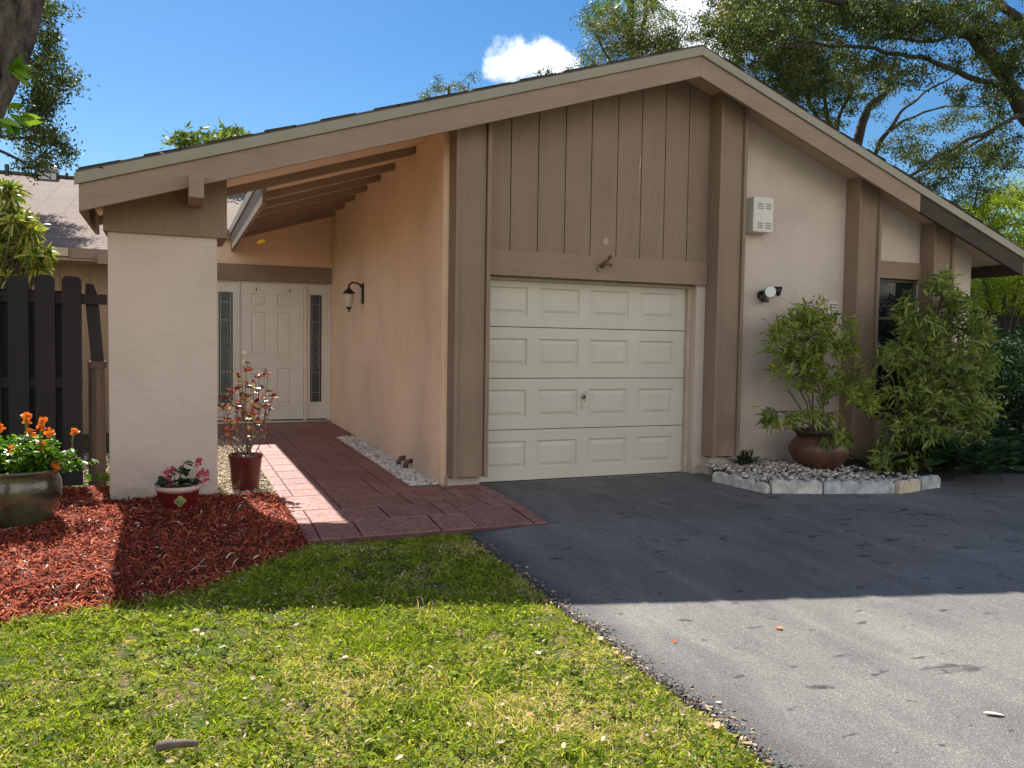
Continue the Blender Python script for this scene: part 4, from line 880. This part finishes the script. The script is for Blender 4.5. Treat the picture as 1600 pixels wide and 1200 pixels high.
# maroon nursery pot with croton
c = (.62, 7.98, .022)
pp = thing('potted_plant', c, 'bare stemmed croton with red and yellow leaves in a tall maroon pot', 'potted plant', 'plants growing in pots')
pot = MB().lathe([(0, 0), (.115, 0), (.12, .01), (.148, .30), (.155, .31), (.155, .335), (.150, .34), (.142, .335), (.135, .25), (0, .22)], c, 40).build('pot', m_nursery, pp, smooth=True)
soil_disc(c, .138, pp, c[2]+.29)
tips = [(385, 578), (378, 600), (405, 590), (393, 640), (365, 612), (350, 640), (418, 588), (425, 620), (400, 660), (360, 660), (372, 640), (415, 640), (384, 622), (396, 605), (352, 625), (408, 625), (372, 590)]
stm = MB(); Ps = []; Ds = []; Ls = []; tv = []
for k, (u, v) in enumerate(tips):
    y = c[1]+random.uniform(-.16, .16); tip = at(u, v, y); b0 = Vector((c[0]+random.uniform(-.07, .07), c[1]+random.uniform(-.06, .06), c[2]+.28))
    mid = b0.lerp(tip, .5)+Vector(((tip.x-c[0])*.35, 0, -.05)); pts = [b0, b0.lerp(mid, .6)+Vector((0, 0, .03)), mid, mid.lerp(tip, .55), tip]; stm.tube(pts, [.007, .006, .005, .004, .003], 6)
    for lvl, m in ((1.0, 7), (.8, 4), (.6, 3), (.45, 1)):
        q0 = b0.lerp(tip, lvl) if lvl == 1 else mid.lerp(tip, (lvl-.4)/.6)
        for _ in range(m):
            a = random.uniform(0, 6.28); Ps.append(tuple(q0+Vector((random.gauss(0, .012), random.gauss(0, .012), random.gauss(0, .018))))); Ds.append((math.cos(a), math.sin(a), random.uniform(0, 1.2))); Ls.append(random.uniform(.05, .092)); tv.append(random.random() if lvl > .7 else random.uniform(.3, .95))
stm.build('stems', plain('grey_stem', (.16, .13, .11), .8), pp)
leaves('foliage', np.array(Ps), np.array(Ds), np.array(Ls), np.array(Ls)*.42, np.array(tv), m_croton, pp, kind='round', bend=.15, Nrm=rng.normal(size=(len(Ps), 3))*.6+np.array([0, 0, 1]))
# weeping tufts of narrow leaves
def tuft(centres, dirs, n, L, W, spread=.04, droop=.5, up=.1):
    m = len(centres); P = np.repeat(centres, n, 0)+rng.normal(0, spread, (m*n, 3)); D_ = np.repeat(dirs, n, 0)*.6+rng.normal(0, .62, (m*n, 3))+np.array([0, 0, up])
    return P, unit(D_), rng.uniform(.6, 1.2, m*n)*L, rng.uniform(.8, 1.2, m*n)*W
def bushy(parent, base, cl, n, L, W, mat, tb, spread=.045, stemr=.012, ystems=6, stem_mat=m_twig, droop=.45, fork=.35):
    cen = np.array(cl); b = np.array(base); dirs = unit(cen-(b+np.array([0, 0, .3]))); P, D_, Ls, Ws = tuft(cen, dirs, n, L, W, spread)
    tv = np.clip(np.repeat(tb+rng.normal(0, .14, len(cen)), n)+rng.normal(0, .14, len(P)), 0, 1)
    leaves('foliage', P, D_, Ls, Ws, tv, mat, parent, kind='lance', bend=droop)
    st = MB(); forks = []
    for k in range(ystems):
        a = 2*math.pi*k/ystems; s0 = Vector(base)+Vector((math.cos(a)*.07, math.sin(a)*.07, 0)); tgt = cen[random.randrange(len(cen))]; s1 = s0.lerp(Vector(tgt), .55)+Vector((random.gauss(0, .05), random.gauss(0, .05), .08)); mid = s0.lerp(s1, .5)+Vector((random.gauss(0, .03), random.gauss(0, .03), .03))
        st.tube([s0, mid, s1], [stemr, stemr*.8, stemr*.6], 6); forks += [mid, s1, mid.lerp(s1, .5)]
    for q in cen:
        q = Vector(q); f = min(forks, key=lambda z: (z-q).length+(.3 if z.z > q.z+.1 else 0)); m_ = f.lerp(q, .5)+Vector((random.gauss(0, .03), random.gauss(0, .03), .04)); st.tube([f, m_, q], [stemr*.5, stemr*.35, stemr*.2], 5); forks.append(m_)
    st.build('stems', stem_mat, parent)
# terracotta pot and its shrub
c = (6.70, 7.12, .075)
pp = thing('potted_plant', c, 'tall weeping leafy plant in a round brown terracotta pot', 'potted plant', 'plants growing in pots')
pot = MB().lathe([(0, 0), (.155, 0), (.20, .03), (.275, .10), (.318, .18), (.325, .24), (.30, .30), (.255, .35), (.238, .375), (0.23, .37), (.22, .3), (0, .2)], c, 48).build('pot', m_terra, pp, smooth=True)
MB().lathe([(.239, .37), (.245, .385), (.275, .41), (.30, .425), (.30, .44), (.28, .44), (.25, .415), (.236, .38)], c, 48).build('rim', m_terrad, pot, smooth=True)
soil_disc(c, .235, pp, c[2]+.39)
cl = []
for (u, v, ru, rv, k, dy) in ((1262, 500, 22, 14, 16, 0), (1235, 515, 22, 18, 14, 0), (1290, 530, 30, 22, 22, 0), (1225, 560, 16, 26, 14, 0), (1265, 560, 30, 26, 26, 0), (1322, 545, 16, 10, 7, -.1), (1270, 600, 30, 16, 16, 0), (1320, 600, 30, 18, 16, -.1), (1352, 622, 22, 12, 12, -.15), (1240, 652, 26, 8, 7, -.2), (1285, 650, 22, 8, 6, -.2), (1205, 655, 14, 7, 5, -.1), (1310, 678, 12, 14, 7, -.2), (1262, 485, 8, 8, 3, 0), (1300, 500, 10, 8, 4, 0)):
    for _ in range(k): q = at(u+random.gauss(0, ru*.6), v+random.gauss(0, rv*.6), min(7.5, c[1]+dy+random.gauss(0, .16))); cl.append(tuple(q))
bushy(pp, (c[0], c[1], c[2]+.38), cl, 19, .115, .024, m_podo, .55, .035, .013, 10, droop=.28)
def patch(u, v, ru, rv, k, y, sy, ymax): return [tuple(at(u+random.gauss(0, ru*.55), v+random.gauss(0, rv*.55), min(ymax, y+random.gauss(0, sy)))) for _ in range(k)]
# large shrub at the window
cl = []
for a in ((1470, 450, 18, 18, 14), (1415, 490, 16, 20, 12), (1500, 480, 22, 22, 16), (1460, 520, 40, 24, 34), (1530, 515, 20, 14, 14), (1410, 560, 30, 22, 26), (1480, 570, 40, 24, 40), (1545, 570, 16, 14, 10), (1440, 610, 40, 24, 40), (1520, 590, 22, 14, 14), (1500, 640, 34, 20, 30), (1540, 640, 20, 14, 10), (1420, 660, 34, 24, 34), (1480, 690, 36, 22, 36), (1400, 700, 26, 18, 24), (1440, 725, 34, 12, 24), (1380, 712, 16, 14, 12), (1500, 720, 20, 10, 10)):
    cl += patch(*a, 7.0, .2, 7.5)
sh = thing('shrub', (8.1, 7.15, .08), 'big weeping narrow leaved shrub covering the window', 'shrub', 'shrubs in the bed by the right corner')
cl += patch(1480, 600, 60, 90, 60, 7.35, .12, 7.55)
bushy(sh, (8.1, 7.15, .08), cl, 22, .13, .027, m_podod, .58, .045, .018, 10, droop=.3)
def fern(name, base, n, L, label, mat=m_fern, spread=.8, group=None):
    f = thing(name, base, label, 'fern' if 'fern' in name else 'plant', group); P = []; D_ = []; Ls = []
    for k in range(n):
        a = random.uniform(0, 6.28); e = random.uniform(.5, 1.3); d = Vector((math.cos(a)*math.cos(e), math.sin(a)*math.cos(e), math.sin(e))); ll = L*random.uniform(.7, 1.15); o0 = Vector(base)+Vector((random.gauss(0, .06), random.gauss(0, .06), 0))
        side = d.cross(Vector((0, 0, 1))).normalized()
        for i in range(3, 26):
            s = i/26; p_ = o0+d*(ll*s)+Vector((0, 0, -ll*.55*s*s*spread)); w_ = math.sin(math.pi*min(1, s*.9+.1))**.8
            for sg in (-1, 1): P.append(tuple(p_)); D_.append(tuple(side*sg+d*.5+Vector((0, 0, -.15)))); Ls.append(ll*.17*w_+.01)
    leaves('fronds', np.array(P), np.array(D_), np.array(Ls), np.array(Ls)*.22+.002, np.clip(rng.normal(.45, .2, len(P)), 0, 1), mat, f, kind='diamond'); return f
FG = 'ferns at the right of the bed'
fi = []
for (u, v, lb) in ((1478, 742, 'fern at the right end of the edging stones'), (1525, 750, 'fern spreading over the driveway edge right of the big shrub'), (1572, 752, 'low fern overhanging the driveway near the right edge'), (1610, 735, 'fern at the far right of the photo beside the driveway'), (1550, 712, 'tall fern between the big shrub and the dark bushes'), (1595, 690, 'fern in deep shade at the right edge of the photo'), (1440, 728, 'fern under the big shrub behind the grey edging stones')):
    q = gp(u, v, .03); fi.append((q.x, q.y, .05, lb))
for x, y, z, lb in fi: fern('fern', (x, y, z), 26, .75, lb, group=FG)
fern('spider_plant', (5.98, 7.5, .09), 14, .26, 'small dark green clump at the wall left of the terracotta pot', spread=.5)
fern('spider_plant', (-.60, 8.55, .05), 10, .16, 'small weed growing at the foot of the fence post', m_cross, .6)
# shade shrubs beyond the corner
def blob(centre, rad, k, sq=(1, 1, 1)):
    d = unit(rng.normal(size=(k, 3)))*(rng.random((k, 1))**.4)*rad*np.array(sq); return np.array(centre)+d
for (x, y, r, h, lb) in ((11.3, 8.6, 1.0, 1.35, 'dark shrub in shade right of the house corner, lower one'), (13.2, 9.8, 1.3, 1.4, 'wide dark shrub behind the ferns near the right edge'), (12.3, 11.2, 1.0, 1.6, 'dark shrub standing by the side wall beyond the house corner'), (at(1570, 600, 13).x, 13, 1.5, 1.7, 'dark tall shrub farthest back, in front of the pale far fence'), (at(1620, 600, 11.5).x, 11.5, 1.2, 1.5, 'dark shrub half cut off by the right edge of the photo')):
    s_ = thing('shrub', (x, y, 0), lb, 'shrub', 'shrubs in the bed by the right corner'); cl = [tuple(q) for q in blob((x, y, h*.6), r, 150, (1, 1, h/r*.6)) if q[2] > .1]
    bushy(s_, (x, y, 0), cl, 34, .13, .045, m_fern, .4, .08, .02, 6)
# variegated plant behind the fence, left edge
sg = thing('variegated_shrub', (-2.0, 9.6, 0), 'yellow and green variegated shrub rising behind the dark fence', 'shrub')
cl = []
for a in ((20, 300, 20, 12, 7), (10, 340, 25, 20, 12), (40, 350, 18, 16, 8), (30, 390, 25, 20, 12), (55, 400, 14, 16, 8), (-20, 330, 30, 40, 14), (20, 425, 30, 14, 10), (-30, 400, 40, 30, 14), (60, 425, 8, 8, 4)):
    cl += patch(*a, 9.55, .2, 10.2)
cen = np.array(cl); P = np.repeat(cen, 44, 0); n = len(P); D_ = rng.normal(size=(n, 3))+np.array([0, -.1, .45])
leaves('foliage', P+rng.normal(0, .02, (n, 3)), D_, rng.uniform(.09, .17, n), rng.uniform(.022, .034, n), rng.random(n)**.7, m_song, sg, kind='lance', bend=.35)
st = MB()
for q in cen[::2]: st.tube([(-2.0+random.gauss(0, .1), 9.6, 0), (-1.9+(q[0]+1.9)*.4, 9.6, q[2]*.55), tuple(q)], [.02, .014, .008], 6)
st.build('stems', m_twig, sg)
# ------------------------------------------------------------------ trees
def catmull(pts, m=6):
    pts = [Vector(p) for p in pts]; out = []
    for i in range(len(pts)-1):
        p0, p1, p2, p3 = pts[max(i-1, 0)], pts[i], pts[i+1], pts[min(i+2, len(pts)-1)]
        for k in range(m):
            t = k/m; out.append(.5*((2*p1)+(p2-p0)*t+(2*p0-5*p1+4*p2-p3)*t*t+(3*p1-p0-3*p2+p3)*t**3))
    return out+[pts[-1]]
def tree(name, label, base, limbs, clusters, trunkr, leafmat_, nleaf, L, tb=.5, group=None, cr=.28, bark=m_bark, cat='tree', twigr=.012):
    """limbs: list of (points, r0, r1); clusters: (n,3) centres. Every cluster hangs on a twig from the nearest limb"""
    tr = thing(name, base, label, cat, group); mb = MB(); nodes = []
    for i, (pts, r0, r1) in enumerate(limbs):
        cp = catmull(pts); n = len(cp); cp = [p+Vector((mnoise.noise(p*1.3), mnoise.noise(p*1.3+Vector((7, 0, 0))), mnoise.noise(p*1.3+Vector((0, 9, 0)))))*min(.10, r0*1.2)*(1 if 0 < j < n-1 else 0) for j, p in enumerate(cp)]
        mb.tube(cp, [r0+(r1-r0)*(j/(n-1))**.8 for j in range(n)], 9 if r0 > .08 else 6, wob=.3)
        if i > 0 or len(limbs) == 1: nodes += cp
        else: nodes += cp[n//2:]
    mb.build('trunk', bark, tr, smooth=True)
    tw = MB(); cen = np.array(clusters); nd = np.array([tuple(p) for p in nodes]); order = np.argsort([np.min(np.linalg.norm(nd-q, axis=1)) for q in cen]); ndl = list(nd)
    for oi in order:
        q = cen[oi]; arr = np.array(ndl); j = int(np.argmin(np.linalg.norm(arr-q, axis=1)+.25*np.clip(arr[:, 2]-q[2], 0, 9))); f = Vector(arr[j]); qv = Vector(q); ln = (qv-f).length
        g_ = Vector((random.gauss(0, 1), random.gauss(0, 1), random.gauss(.6, 1)))*ln*.10; m1 = f.lerp(qv, .35)+g_; m2 = f.lerp(qv, .7)+g_*.8
        rr = min(.05, twigr*(.5+ln*.7)); tw.tube([f, m1, m2, qv], [rr, rr*.75, rr*.5, rr*.3], 5); ndl += [np.array(m1), np.array(m2), q]
    tw.build('branches', bark, tr, smooth=True)
    m = len(cen); cnt = np.maximum(4, rng.normal(nleaf, nleaf*.35, m).astype(int)); P = np.repeat(cen, cnt, 0); n = len(P)
    off = unit(rng.normal(size=(n, 3)))*(rng.random((n, 1))**.55)*np.repeat(rng.uniform(.65, 1.3, m)*cr, cnt)[:, None]*np.array([1, 1, .6])
    # leaves sit along short sprays inside the clump
    spray = np.round(off/(.09))*.09; off = off*.55+spray*.45+rng.normal(0, .02, (n, 3))
    tv = np.clip(np.repeat(tb+rng.normal(0, .12, m), cnt)+rng.normal(0, .17, n), 0, 1)
    leaves('crown', P+off, rng.normal(size=(n, 3))+np.array([0, 0, -.25]), rng.uniform(.7, 1.25, n)*L, rng.uniform(.7, 1.2, n)*L*.42, tv, leafmat_, tr, kind='diamond')
    return tr
def pc(u, v, ru, rv, k, y, sy):
    return [tuple(at(u+random.uniform(-1, 1)*ru*math.sqrt(random.random())*1.2, v+random.uniform(-1, 1)*rv*math.sqrt(random.random())*1.2, y+random.gauss(0, sy))) for _ in range(k)]
def pl(y0, pts, dy=0): return [tuple(at(u, v, y0+dy*i)) for i, (u, v) in enumerate(pts)]
# A: live oak on the right whose great limb arches over the roof
YA = 15.5; bA = (at(1700, 500, 15.8).x, 15.8, 0)
t0 = at(1640, 300, YA)
limbs = [([bA, (at(1695, 430, 15.7).x, 15.7, 2.2), tuple(at(1665, 330, YA)), tuple(at(1625, 215, YA)), tuple(at(1585, 150, YA)), tuple(at(1545, 85, YA-.3)), tuple(at(1504, 47, YA-.6)), tuple(at(1449, 22, YA-.9)), tuple(at(1380, 8, YA-1.2)), tuple(at(1310, 2, YA-1.4)), tuple(at(1225, -12, YA-1.5))], .34, .06),
 (pl(YA-.2, [(1575, 140), (1531, 124), (1476, 102), (1421, 88), (1352, 77), (1270, 69), (1215, 75)], -.15), .085, .025),
 (pl(YA, [(1660, 160), (1625, 70), (1595, 35), (1559, 3), (1500, -40)]), .17, .08),
 (pl(YA-1, [(1680, 130), (1600, 178), (1553, 201), (1504, 223), (1462, 247), (1418, 275), (1390, 290)], .1), .075, .03),
 (pl(YA-.9, [(1553, 201), (1545, 209), (1490, 245), (1435, 280), (1425, 292)], .1), .045, .02),
 (pl(YA-1, [(1449, 25), (1400, 45), (1350, 40), (1290, 30)]), .06, .02),
 (pl(YA-1, [(1504, 47), (1460, 65), (1410, 62), (1360, 55)], .3), .05, .02)]
cl = []
for a in ((1300, 20, 130, 35, 170), (1420, 30, 90, 30, 130), (1540, 40, 80, 40, 120), (1570, 110, 45, 60, 60), (1500, 120, 60, 40, 20), (1420, 110, 60, 26, 22), (1340, 90, 60, 30, 34), (1540, 180, 50, 30, 9), (1540, 245, 60, 34, 40), (1470, 255, 50, 26, 34), (1580, 215, 40, 40, 14), (1400, -60, 250, 40, 60), (1650, 60, 60, 90, 50), (1660, 220, 40, 60, 18)):
    cl += pc(*a, YA-.5, .9)
tree('oak_tree', 'large oak at the right whose thick limb arches over the roof', bA, limbs, cl, .34, m_oak, 72, .09, .45, 'oak trees around the house', .30, m_bark)
# B: oak behind the roof ridge
YB_ = 21.5; bB = (at(1352, 500, 22).x, 22, 0)
tb_ = tuple(at(1345, 330, YB_))
limbs = [([bB, (bB[0]-.1, 21.9, 2.5), tb_, tuple(at(1335, 262, YB_)), tuple(at(1352, 179, YB_)), tuple(at(1380, 146, YB_)), tuple(at(1394, 110, YB_)), tuple(at(1399, 88, YB_))], .30, .05),
 (pl(YB_, [(1345, 300), (1375, 225), (1388, 203), (1407, 176), (1435, 154), (1479, 124), (1510, 105)], -.1), .10, .02),
 (pl(YB_, [(1385, 206), (1424, 184), (1468, 168), (1517, 165), (1572, 168)], -.1), .06, .015),
 (pl(YB_, [(1340, 290), (1308, 203), (1325, 154), (1336, 110), (1345, 70)], .1), .09, .025),
 (pl(YB_, [(1335, 290), (1295, 192), (1289, 151), (1278, 118), (1250, 80)], .1), .10, .03),
 (pl(YB_, [(1335, 300), (1273, 179), (1262, 150), (1264, 121), (1225, 60)], -.1), .09, .03),
 (pl(YB_, [(1345, 320), (1420, 275), (1470, 262), (1530, 262)], .1), .05, .02)]
cl = []
for a in ((1200, 60, 75, 60, 230), (1150, 40, 50, 50, 130), (1260, 100, 65, 55, 150), (1230, 140, 60, 32, 60), (1300, 150, 40, 40, 34), (1340, 120, 50, 40, 30), (1290, 195, 26, 18, 12), (1400, 230, 50, 22, 22), (1450, 200, 60, 20, 10), (1500, 190, 40, 30, 12), (1380, 150, 40, 40, 14), (1420, 290, 50, 18, 20), (1250, 10, 130, 30, 50)):
    cl += pc(*a, YB_, 1.1)
tree('oak_tree', 'open branched oak rising behind the right slope of the roof', bB, limbs, cl, .3, m_oak, 85, .10, .62, 'oak trees around the house', .38)
# C: oak behind the ridge, left of the peak
YC = 24; bC = (at(1000, 500, 24.3).x, 24.3, 0)
limbs = [([bC, (bC[0]+.1, 24.2, 3), tuple(at(1000, 190, YC)), tuple(at(1000, 110, YC)), tuple(at(1005, 50, YC)), tuple(at(1010, 0, YC))], .22, .05), (pl(YC, [(1000, 150), (950, 90), (925, 40)]), .07, .02), (pl(YC, [(1000, 130), (1050, 80), (1075, 40)]), .07, .02)]
cl = []
for a in ((1000, 70, 55, 40, 95), (960, 50, 45, 35, 62), (1045, 80, 35, 26, 50), (930, 90, 26, 18, 18), (1010, 20, 60, 25, 34), (1080, 60, 18, 22, 9), (925, 30, 22, 22, 9)):
    cl += pc(*a, YC, .9)
tree('oak_tree', 'small leaved oak behind the roof just left of the peak', bC, limbs, cl, .22, m_oak, 70, .09, .72, 'oak trees around the house', .40)
# D: twiggy tops above the left slope
bD = (at(700, 500, 25).x, 25, 0); cl = pc(700, 140, 34, 18, 22, 25, .5)+pc(740, 118, 8, 8, 4, 25, .3)+pc(665, 150, 8, 10, 4, 25, .3)
tree('oak_tree', 'feathery tree top showing above the left slope near its middle', bD, [([bD, (bD[0]+.1, 25, 4), tuple(at(700, 190, 25)), tuple(at(702, 135, 25))], .14, .03)], cl, .14, m_oak, 34, .085, .75, 'oak trees around the house', .26)
bE = (at(862, 500, 26).x, 26, 0); cl = pc(855, 112, 18, 8, 8, 26, .3)+pc(890, 108, 10, 6, 4, 26, .3)
tree('oak_tree', 'sparse twig tips in front of the cloud above the roof', bE, [([bE, (bE[0]+.1, 26, 4), tuple(at(865, 150, 26)), tuple(at(862, 118, 26))], .12, .02)], cl, .12, m_oak, 26, .085, .4, 'oak trees around the house', .24)
# F: glossy leaved tree above left slope
bF = (at(330, 500, 22.2).x, 22.2, 0); cl = pc(320, 225, 34, 12, 11, 22, .4)+pc(358, 213, 18, 10, 7, 22, .4)+pc(285, 218, 16, 8, 4, 22, .3)
tree('fruit_tree', 'bright broad leaved tree top above the left end of the roof', bF, [([bF, (bF[0]+.1, 22.1, 3), tuple(at(330, 260, 22)), tuple(at(330, 222, 22))], .12, .04)], cl, .12, m_podod, 40, .20, .45, None, .42)
# G: oak at the upper left, behind the wing
YG = 16; bG = (-4.6, 16.5, 0)
limbs = [([bG, (-4.5, 16.4, 3), tuple(at(-60, 150, YG)), tuple(at(-20, 60, YG)), tuple(at(20, 0, YG))], .25, .08), (pl(YG, [(-50, 170), (0, 212), (50, 218), (110, 225)]), .05, .012), (pl(YG, [(-40, 110), (30, 110), (75, 95)]), .06, .015), (pl(YG, [(-60, 210), (0, 235), (50, 262), (80, 280)]), .04, .01)]
cl = []
for a in ((70, 60, 26, 45, 26), (80, 15, 30, 18, 12), (70, 130, 36, 50, 42), (60, 200, 40, 40, 30), (85, 235, 30, 28, 18), (40, 255, 30, 20, 9), (108, 125, 14, 16, 7), (-40, 100, 50, 120, 60), (20, 20, 30, 30, 12)):
    cl += pc(*a, YG, .5)
tree('oak_tree', 'oak foliage hanging at the upper left beyond the tiled wing roof', bG, limbs, cl, .25, m_oak, 62, .075, .55, 'oak trees around the house', .24)
# H: leaning near trunk at the top left corner
yH = 4.6; a0, a1, a2 = at(-120, 330, yH), at(-54, 165, yH), at(8, 0, yH)
bH = (-1.95, 4.75, -.05)
cl = [tuple(q) for q in blob((-.9, 4.2, 5.6), 1.6, 60, (1, 1, .5)) if q[2] > 4.4]
tr = tree('leaning_tree', 'rough dark trunk leaning in at the top left corner', bH, [([bH, (-1.75, 4.7, .8), tuple(a0), tuple(a1), tuple(a2), (a2.x+.12, yH-.05, a2.z+.7), (a2.x+.1, yH-.3, a2.z+1.6)], .21, .13)], cl, .2, m_oak, 40, .07, .5, None, .3, m_barkdark)
P = []; D_ = []
for (u, v) in ((28, 180), (35, 172), (15, 188), (45, 185), (28, 108), (34, 104)):
    q = at(u-14, v, yH-.16)
    for _ in range(3): P.append(tuple(q+Vector((random.gauss(0, .01), random.gauss(0, .01), random.gauss(0, .01))))); D_.append((random.uniform(.2, 1), -.3, random.uniform(-.6, .5)))
leaves('bright_leaves', np.array(P), np.array(D_), .10, .035, rng.uniform(.4, 1, len(P)), m_cross, tr, kind='lance', bend=.2)
# palm behind
YP = 27; bP = (at(985, 500, 27).x, 27, 0); pt = at(985, -20, YP)
pm = thing('palm_tree', bP, 'palm fronds showing at the top edge above the roof peak', 'palm tree'); MB().tube(catmull([bP, (bP[0]+.2, 27, 5), tuple(pt)]), .14, 8).build('trunk', m_bark, pm)
P = []; D_ = []; Ls = []
for k in range(22):
    a = random.uniform(0, 6.28); e = random.uniform(-.5, .9); d = Vector((math.cos(a)*math.cos(e), math.sin(a)*math.cos(e), math.sin(e))); sd = d.cross(Vector((0, 0, 1))).normalized()
    for i in range(2, 34):
        s = i/34; p_ = Vector(pt)+d*(1.9*s)+Vector((0, 0, -1.1*s*s))
        for sg_ in (-1, 1): P.append(tuple(p_)); D_.append(tuple(sd*sg_*.8+d*.5+Vector((0, 0, -.7)))); Ls.append(.45*math.sin(math.pi*min(1, s*.85+.12))+.05)
leaves('fronds', np.array(P), np.array(D_), np.array(Ls), .035, np.clip(rng.normal(.35, .15, len(P)), 0, 1), m_cross, pm, kind='diamond')
# sunlit trees beyond the right corner
def roundtree(base, h, r, k, n, L, mat, label, tb=.5, name='broadleaf_tree', group='sunlit trees beyond the right corner', sq=.7, cr=.35):
    bx, by, _ = base; cen = [tuple(q) for q in blob((bx, by, h), r, k, (1, 1, sq))]
    lim = [([base, (bx+.1, by, h*.4), (bx-.1, by, h)], .13, .05)]+[([(bx+.05, by, h*.45), (bx+r*.4*math.cos(q), by+r*.4*math.sin(q), h*.8), (bx+r*.75*math.cos(q), by+r*.75*math.sin(q), h+r*sq*.3)], .06, .02) for q in (0.3, 1.6, 2.9, 4.2, 5.4)]
    return tree(name, label, base, lim, cen, .13, mat, n, L, tb, group, cr)
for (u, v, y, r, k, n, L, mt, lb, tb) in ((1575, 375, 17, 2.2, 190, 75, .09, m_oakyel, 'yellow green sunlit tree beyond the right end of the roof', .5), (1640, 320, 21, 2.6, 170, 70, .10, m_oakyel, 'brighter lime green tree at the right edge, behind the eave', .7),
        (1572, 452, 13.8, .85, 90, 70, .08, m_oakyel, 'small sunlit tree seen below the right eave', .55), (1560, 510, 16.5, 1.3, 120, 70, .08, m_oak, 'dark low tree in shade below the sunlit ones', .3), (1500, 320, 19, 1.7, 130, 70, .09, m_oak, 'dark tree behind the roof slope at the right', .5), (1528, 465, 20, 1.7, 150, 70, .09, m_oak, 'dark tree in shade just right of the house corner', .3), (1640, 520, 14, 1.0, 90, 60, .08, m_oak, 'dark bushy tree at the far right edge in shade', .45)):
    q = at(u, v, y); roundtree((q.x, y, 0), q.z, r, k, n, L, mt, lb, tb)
# far fence and neighbour beyond
ff = thing('picket_fence', (34, 26, 0), 'pale wooden fence far away at the right edge', 'fence')
k = 28.0
while k < 46: MB().box(k, k+.13, 26, 26.03, 0, 1.55+.03*random.random()).build('picket', plain('pale_picket', (.42, .38, .33), .8) if k == 28.0 else bpy.data.materials['pale_picket'], ff); k += .22
MB().box(28, 46, 26.031, 26.08, 1.2, 1.3).build('rail', bpy.data.materials['pale_picket'], ff); MB().box(28, 46, 26.031, 26.08, .3, .4).build('rail', bpy.data.materials['pale_picket'], ff)
nh = thing('neighbor_house', (46, 34, 0), 'pale neighbouring house glimpsed between the trees at the far right', 'house')
MB().box(39, 56, 32, 42, 0, 3).build('wall', m_stucco_front, nh); MB().prism([(31.4, 2.9), (37, 5.2), (42.6, 2.9), (42.6, 3.05), (37, 5.35), (31.4, 3.05)], 38.5, 56.5, 'x').build('roof', m_shing, nh)
for xx in (42, 46, 51): w_ = MB().box(xx-.05, xx+1.45, 31.93, 31.99, .95, 2.25).build('window', m_white, nh); MB().box(xx, xx+1.4, 31.90, 31.925, 1, 2.2).build('pane', m_glass, w_)
h2 = thing('neighbor_house', (40, -20, 0), 'low house across the street, seen only as a reflection in the window', 'house')
MB().box(28, 52, -30, -20, -.4, 2.7).build('wall', m_stucco_front, h2); MB().prism([(-19.3, 2.6), (-25, 4.9), (-30.7, 2.6), (-30.7, 2.75), (-25, 5.05), (-19.3, 2.75)], 27.4, 52.6, 'x').build('roof', m_shing_dark, h2)
# wood closing the horizon behind the property
cl = np.c_[rng.uniform(-40, 90, 1100), rng.uniform(46, 54, 1100), rng.uniform(0, 7.5, 1100)]
cl = np.r_[cl, np.c_[rng.uniform(10, 85, 500), rng.uniform(-46, -34, 500), rng.uniform(0, 8.5, 500)]]
P = np.repeat(cl, 60, 0)+rng.normal(0, .55, (96000, 3)); n = len(P)
tag(leaves('distant_wood', P, rng.normal(size=(n, 3)), .28, .16, np.clip(rng.normal(.45, .2, n), 0, 1), m_oak), 'far belt of trees closing the view behind the houses', 'trees', kind='stuff')
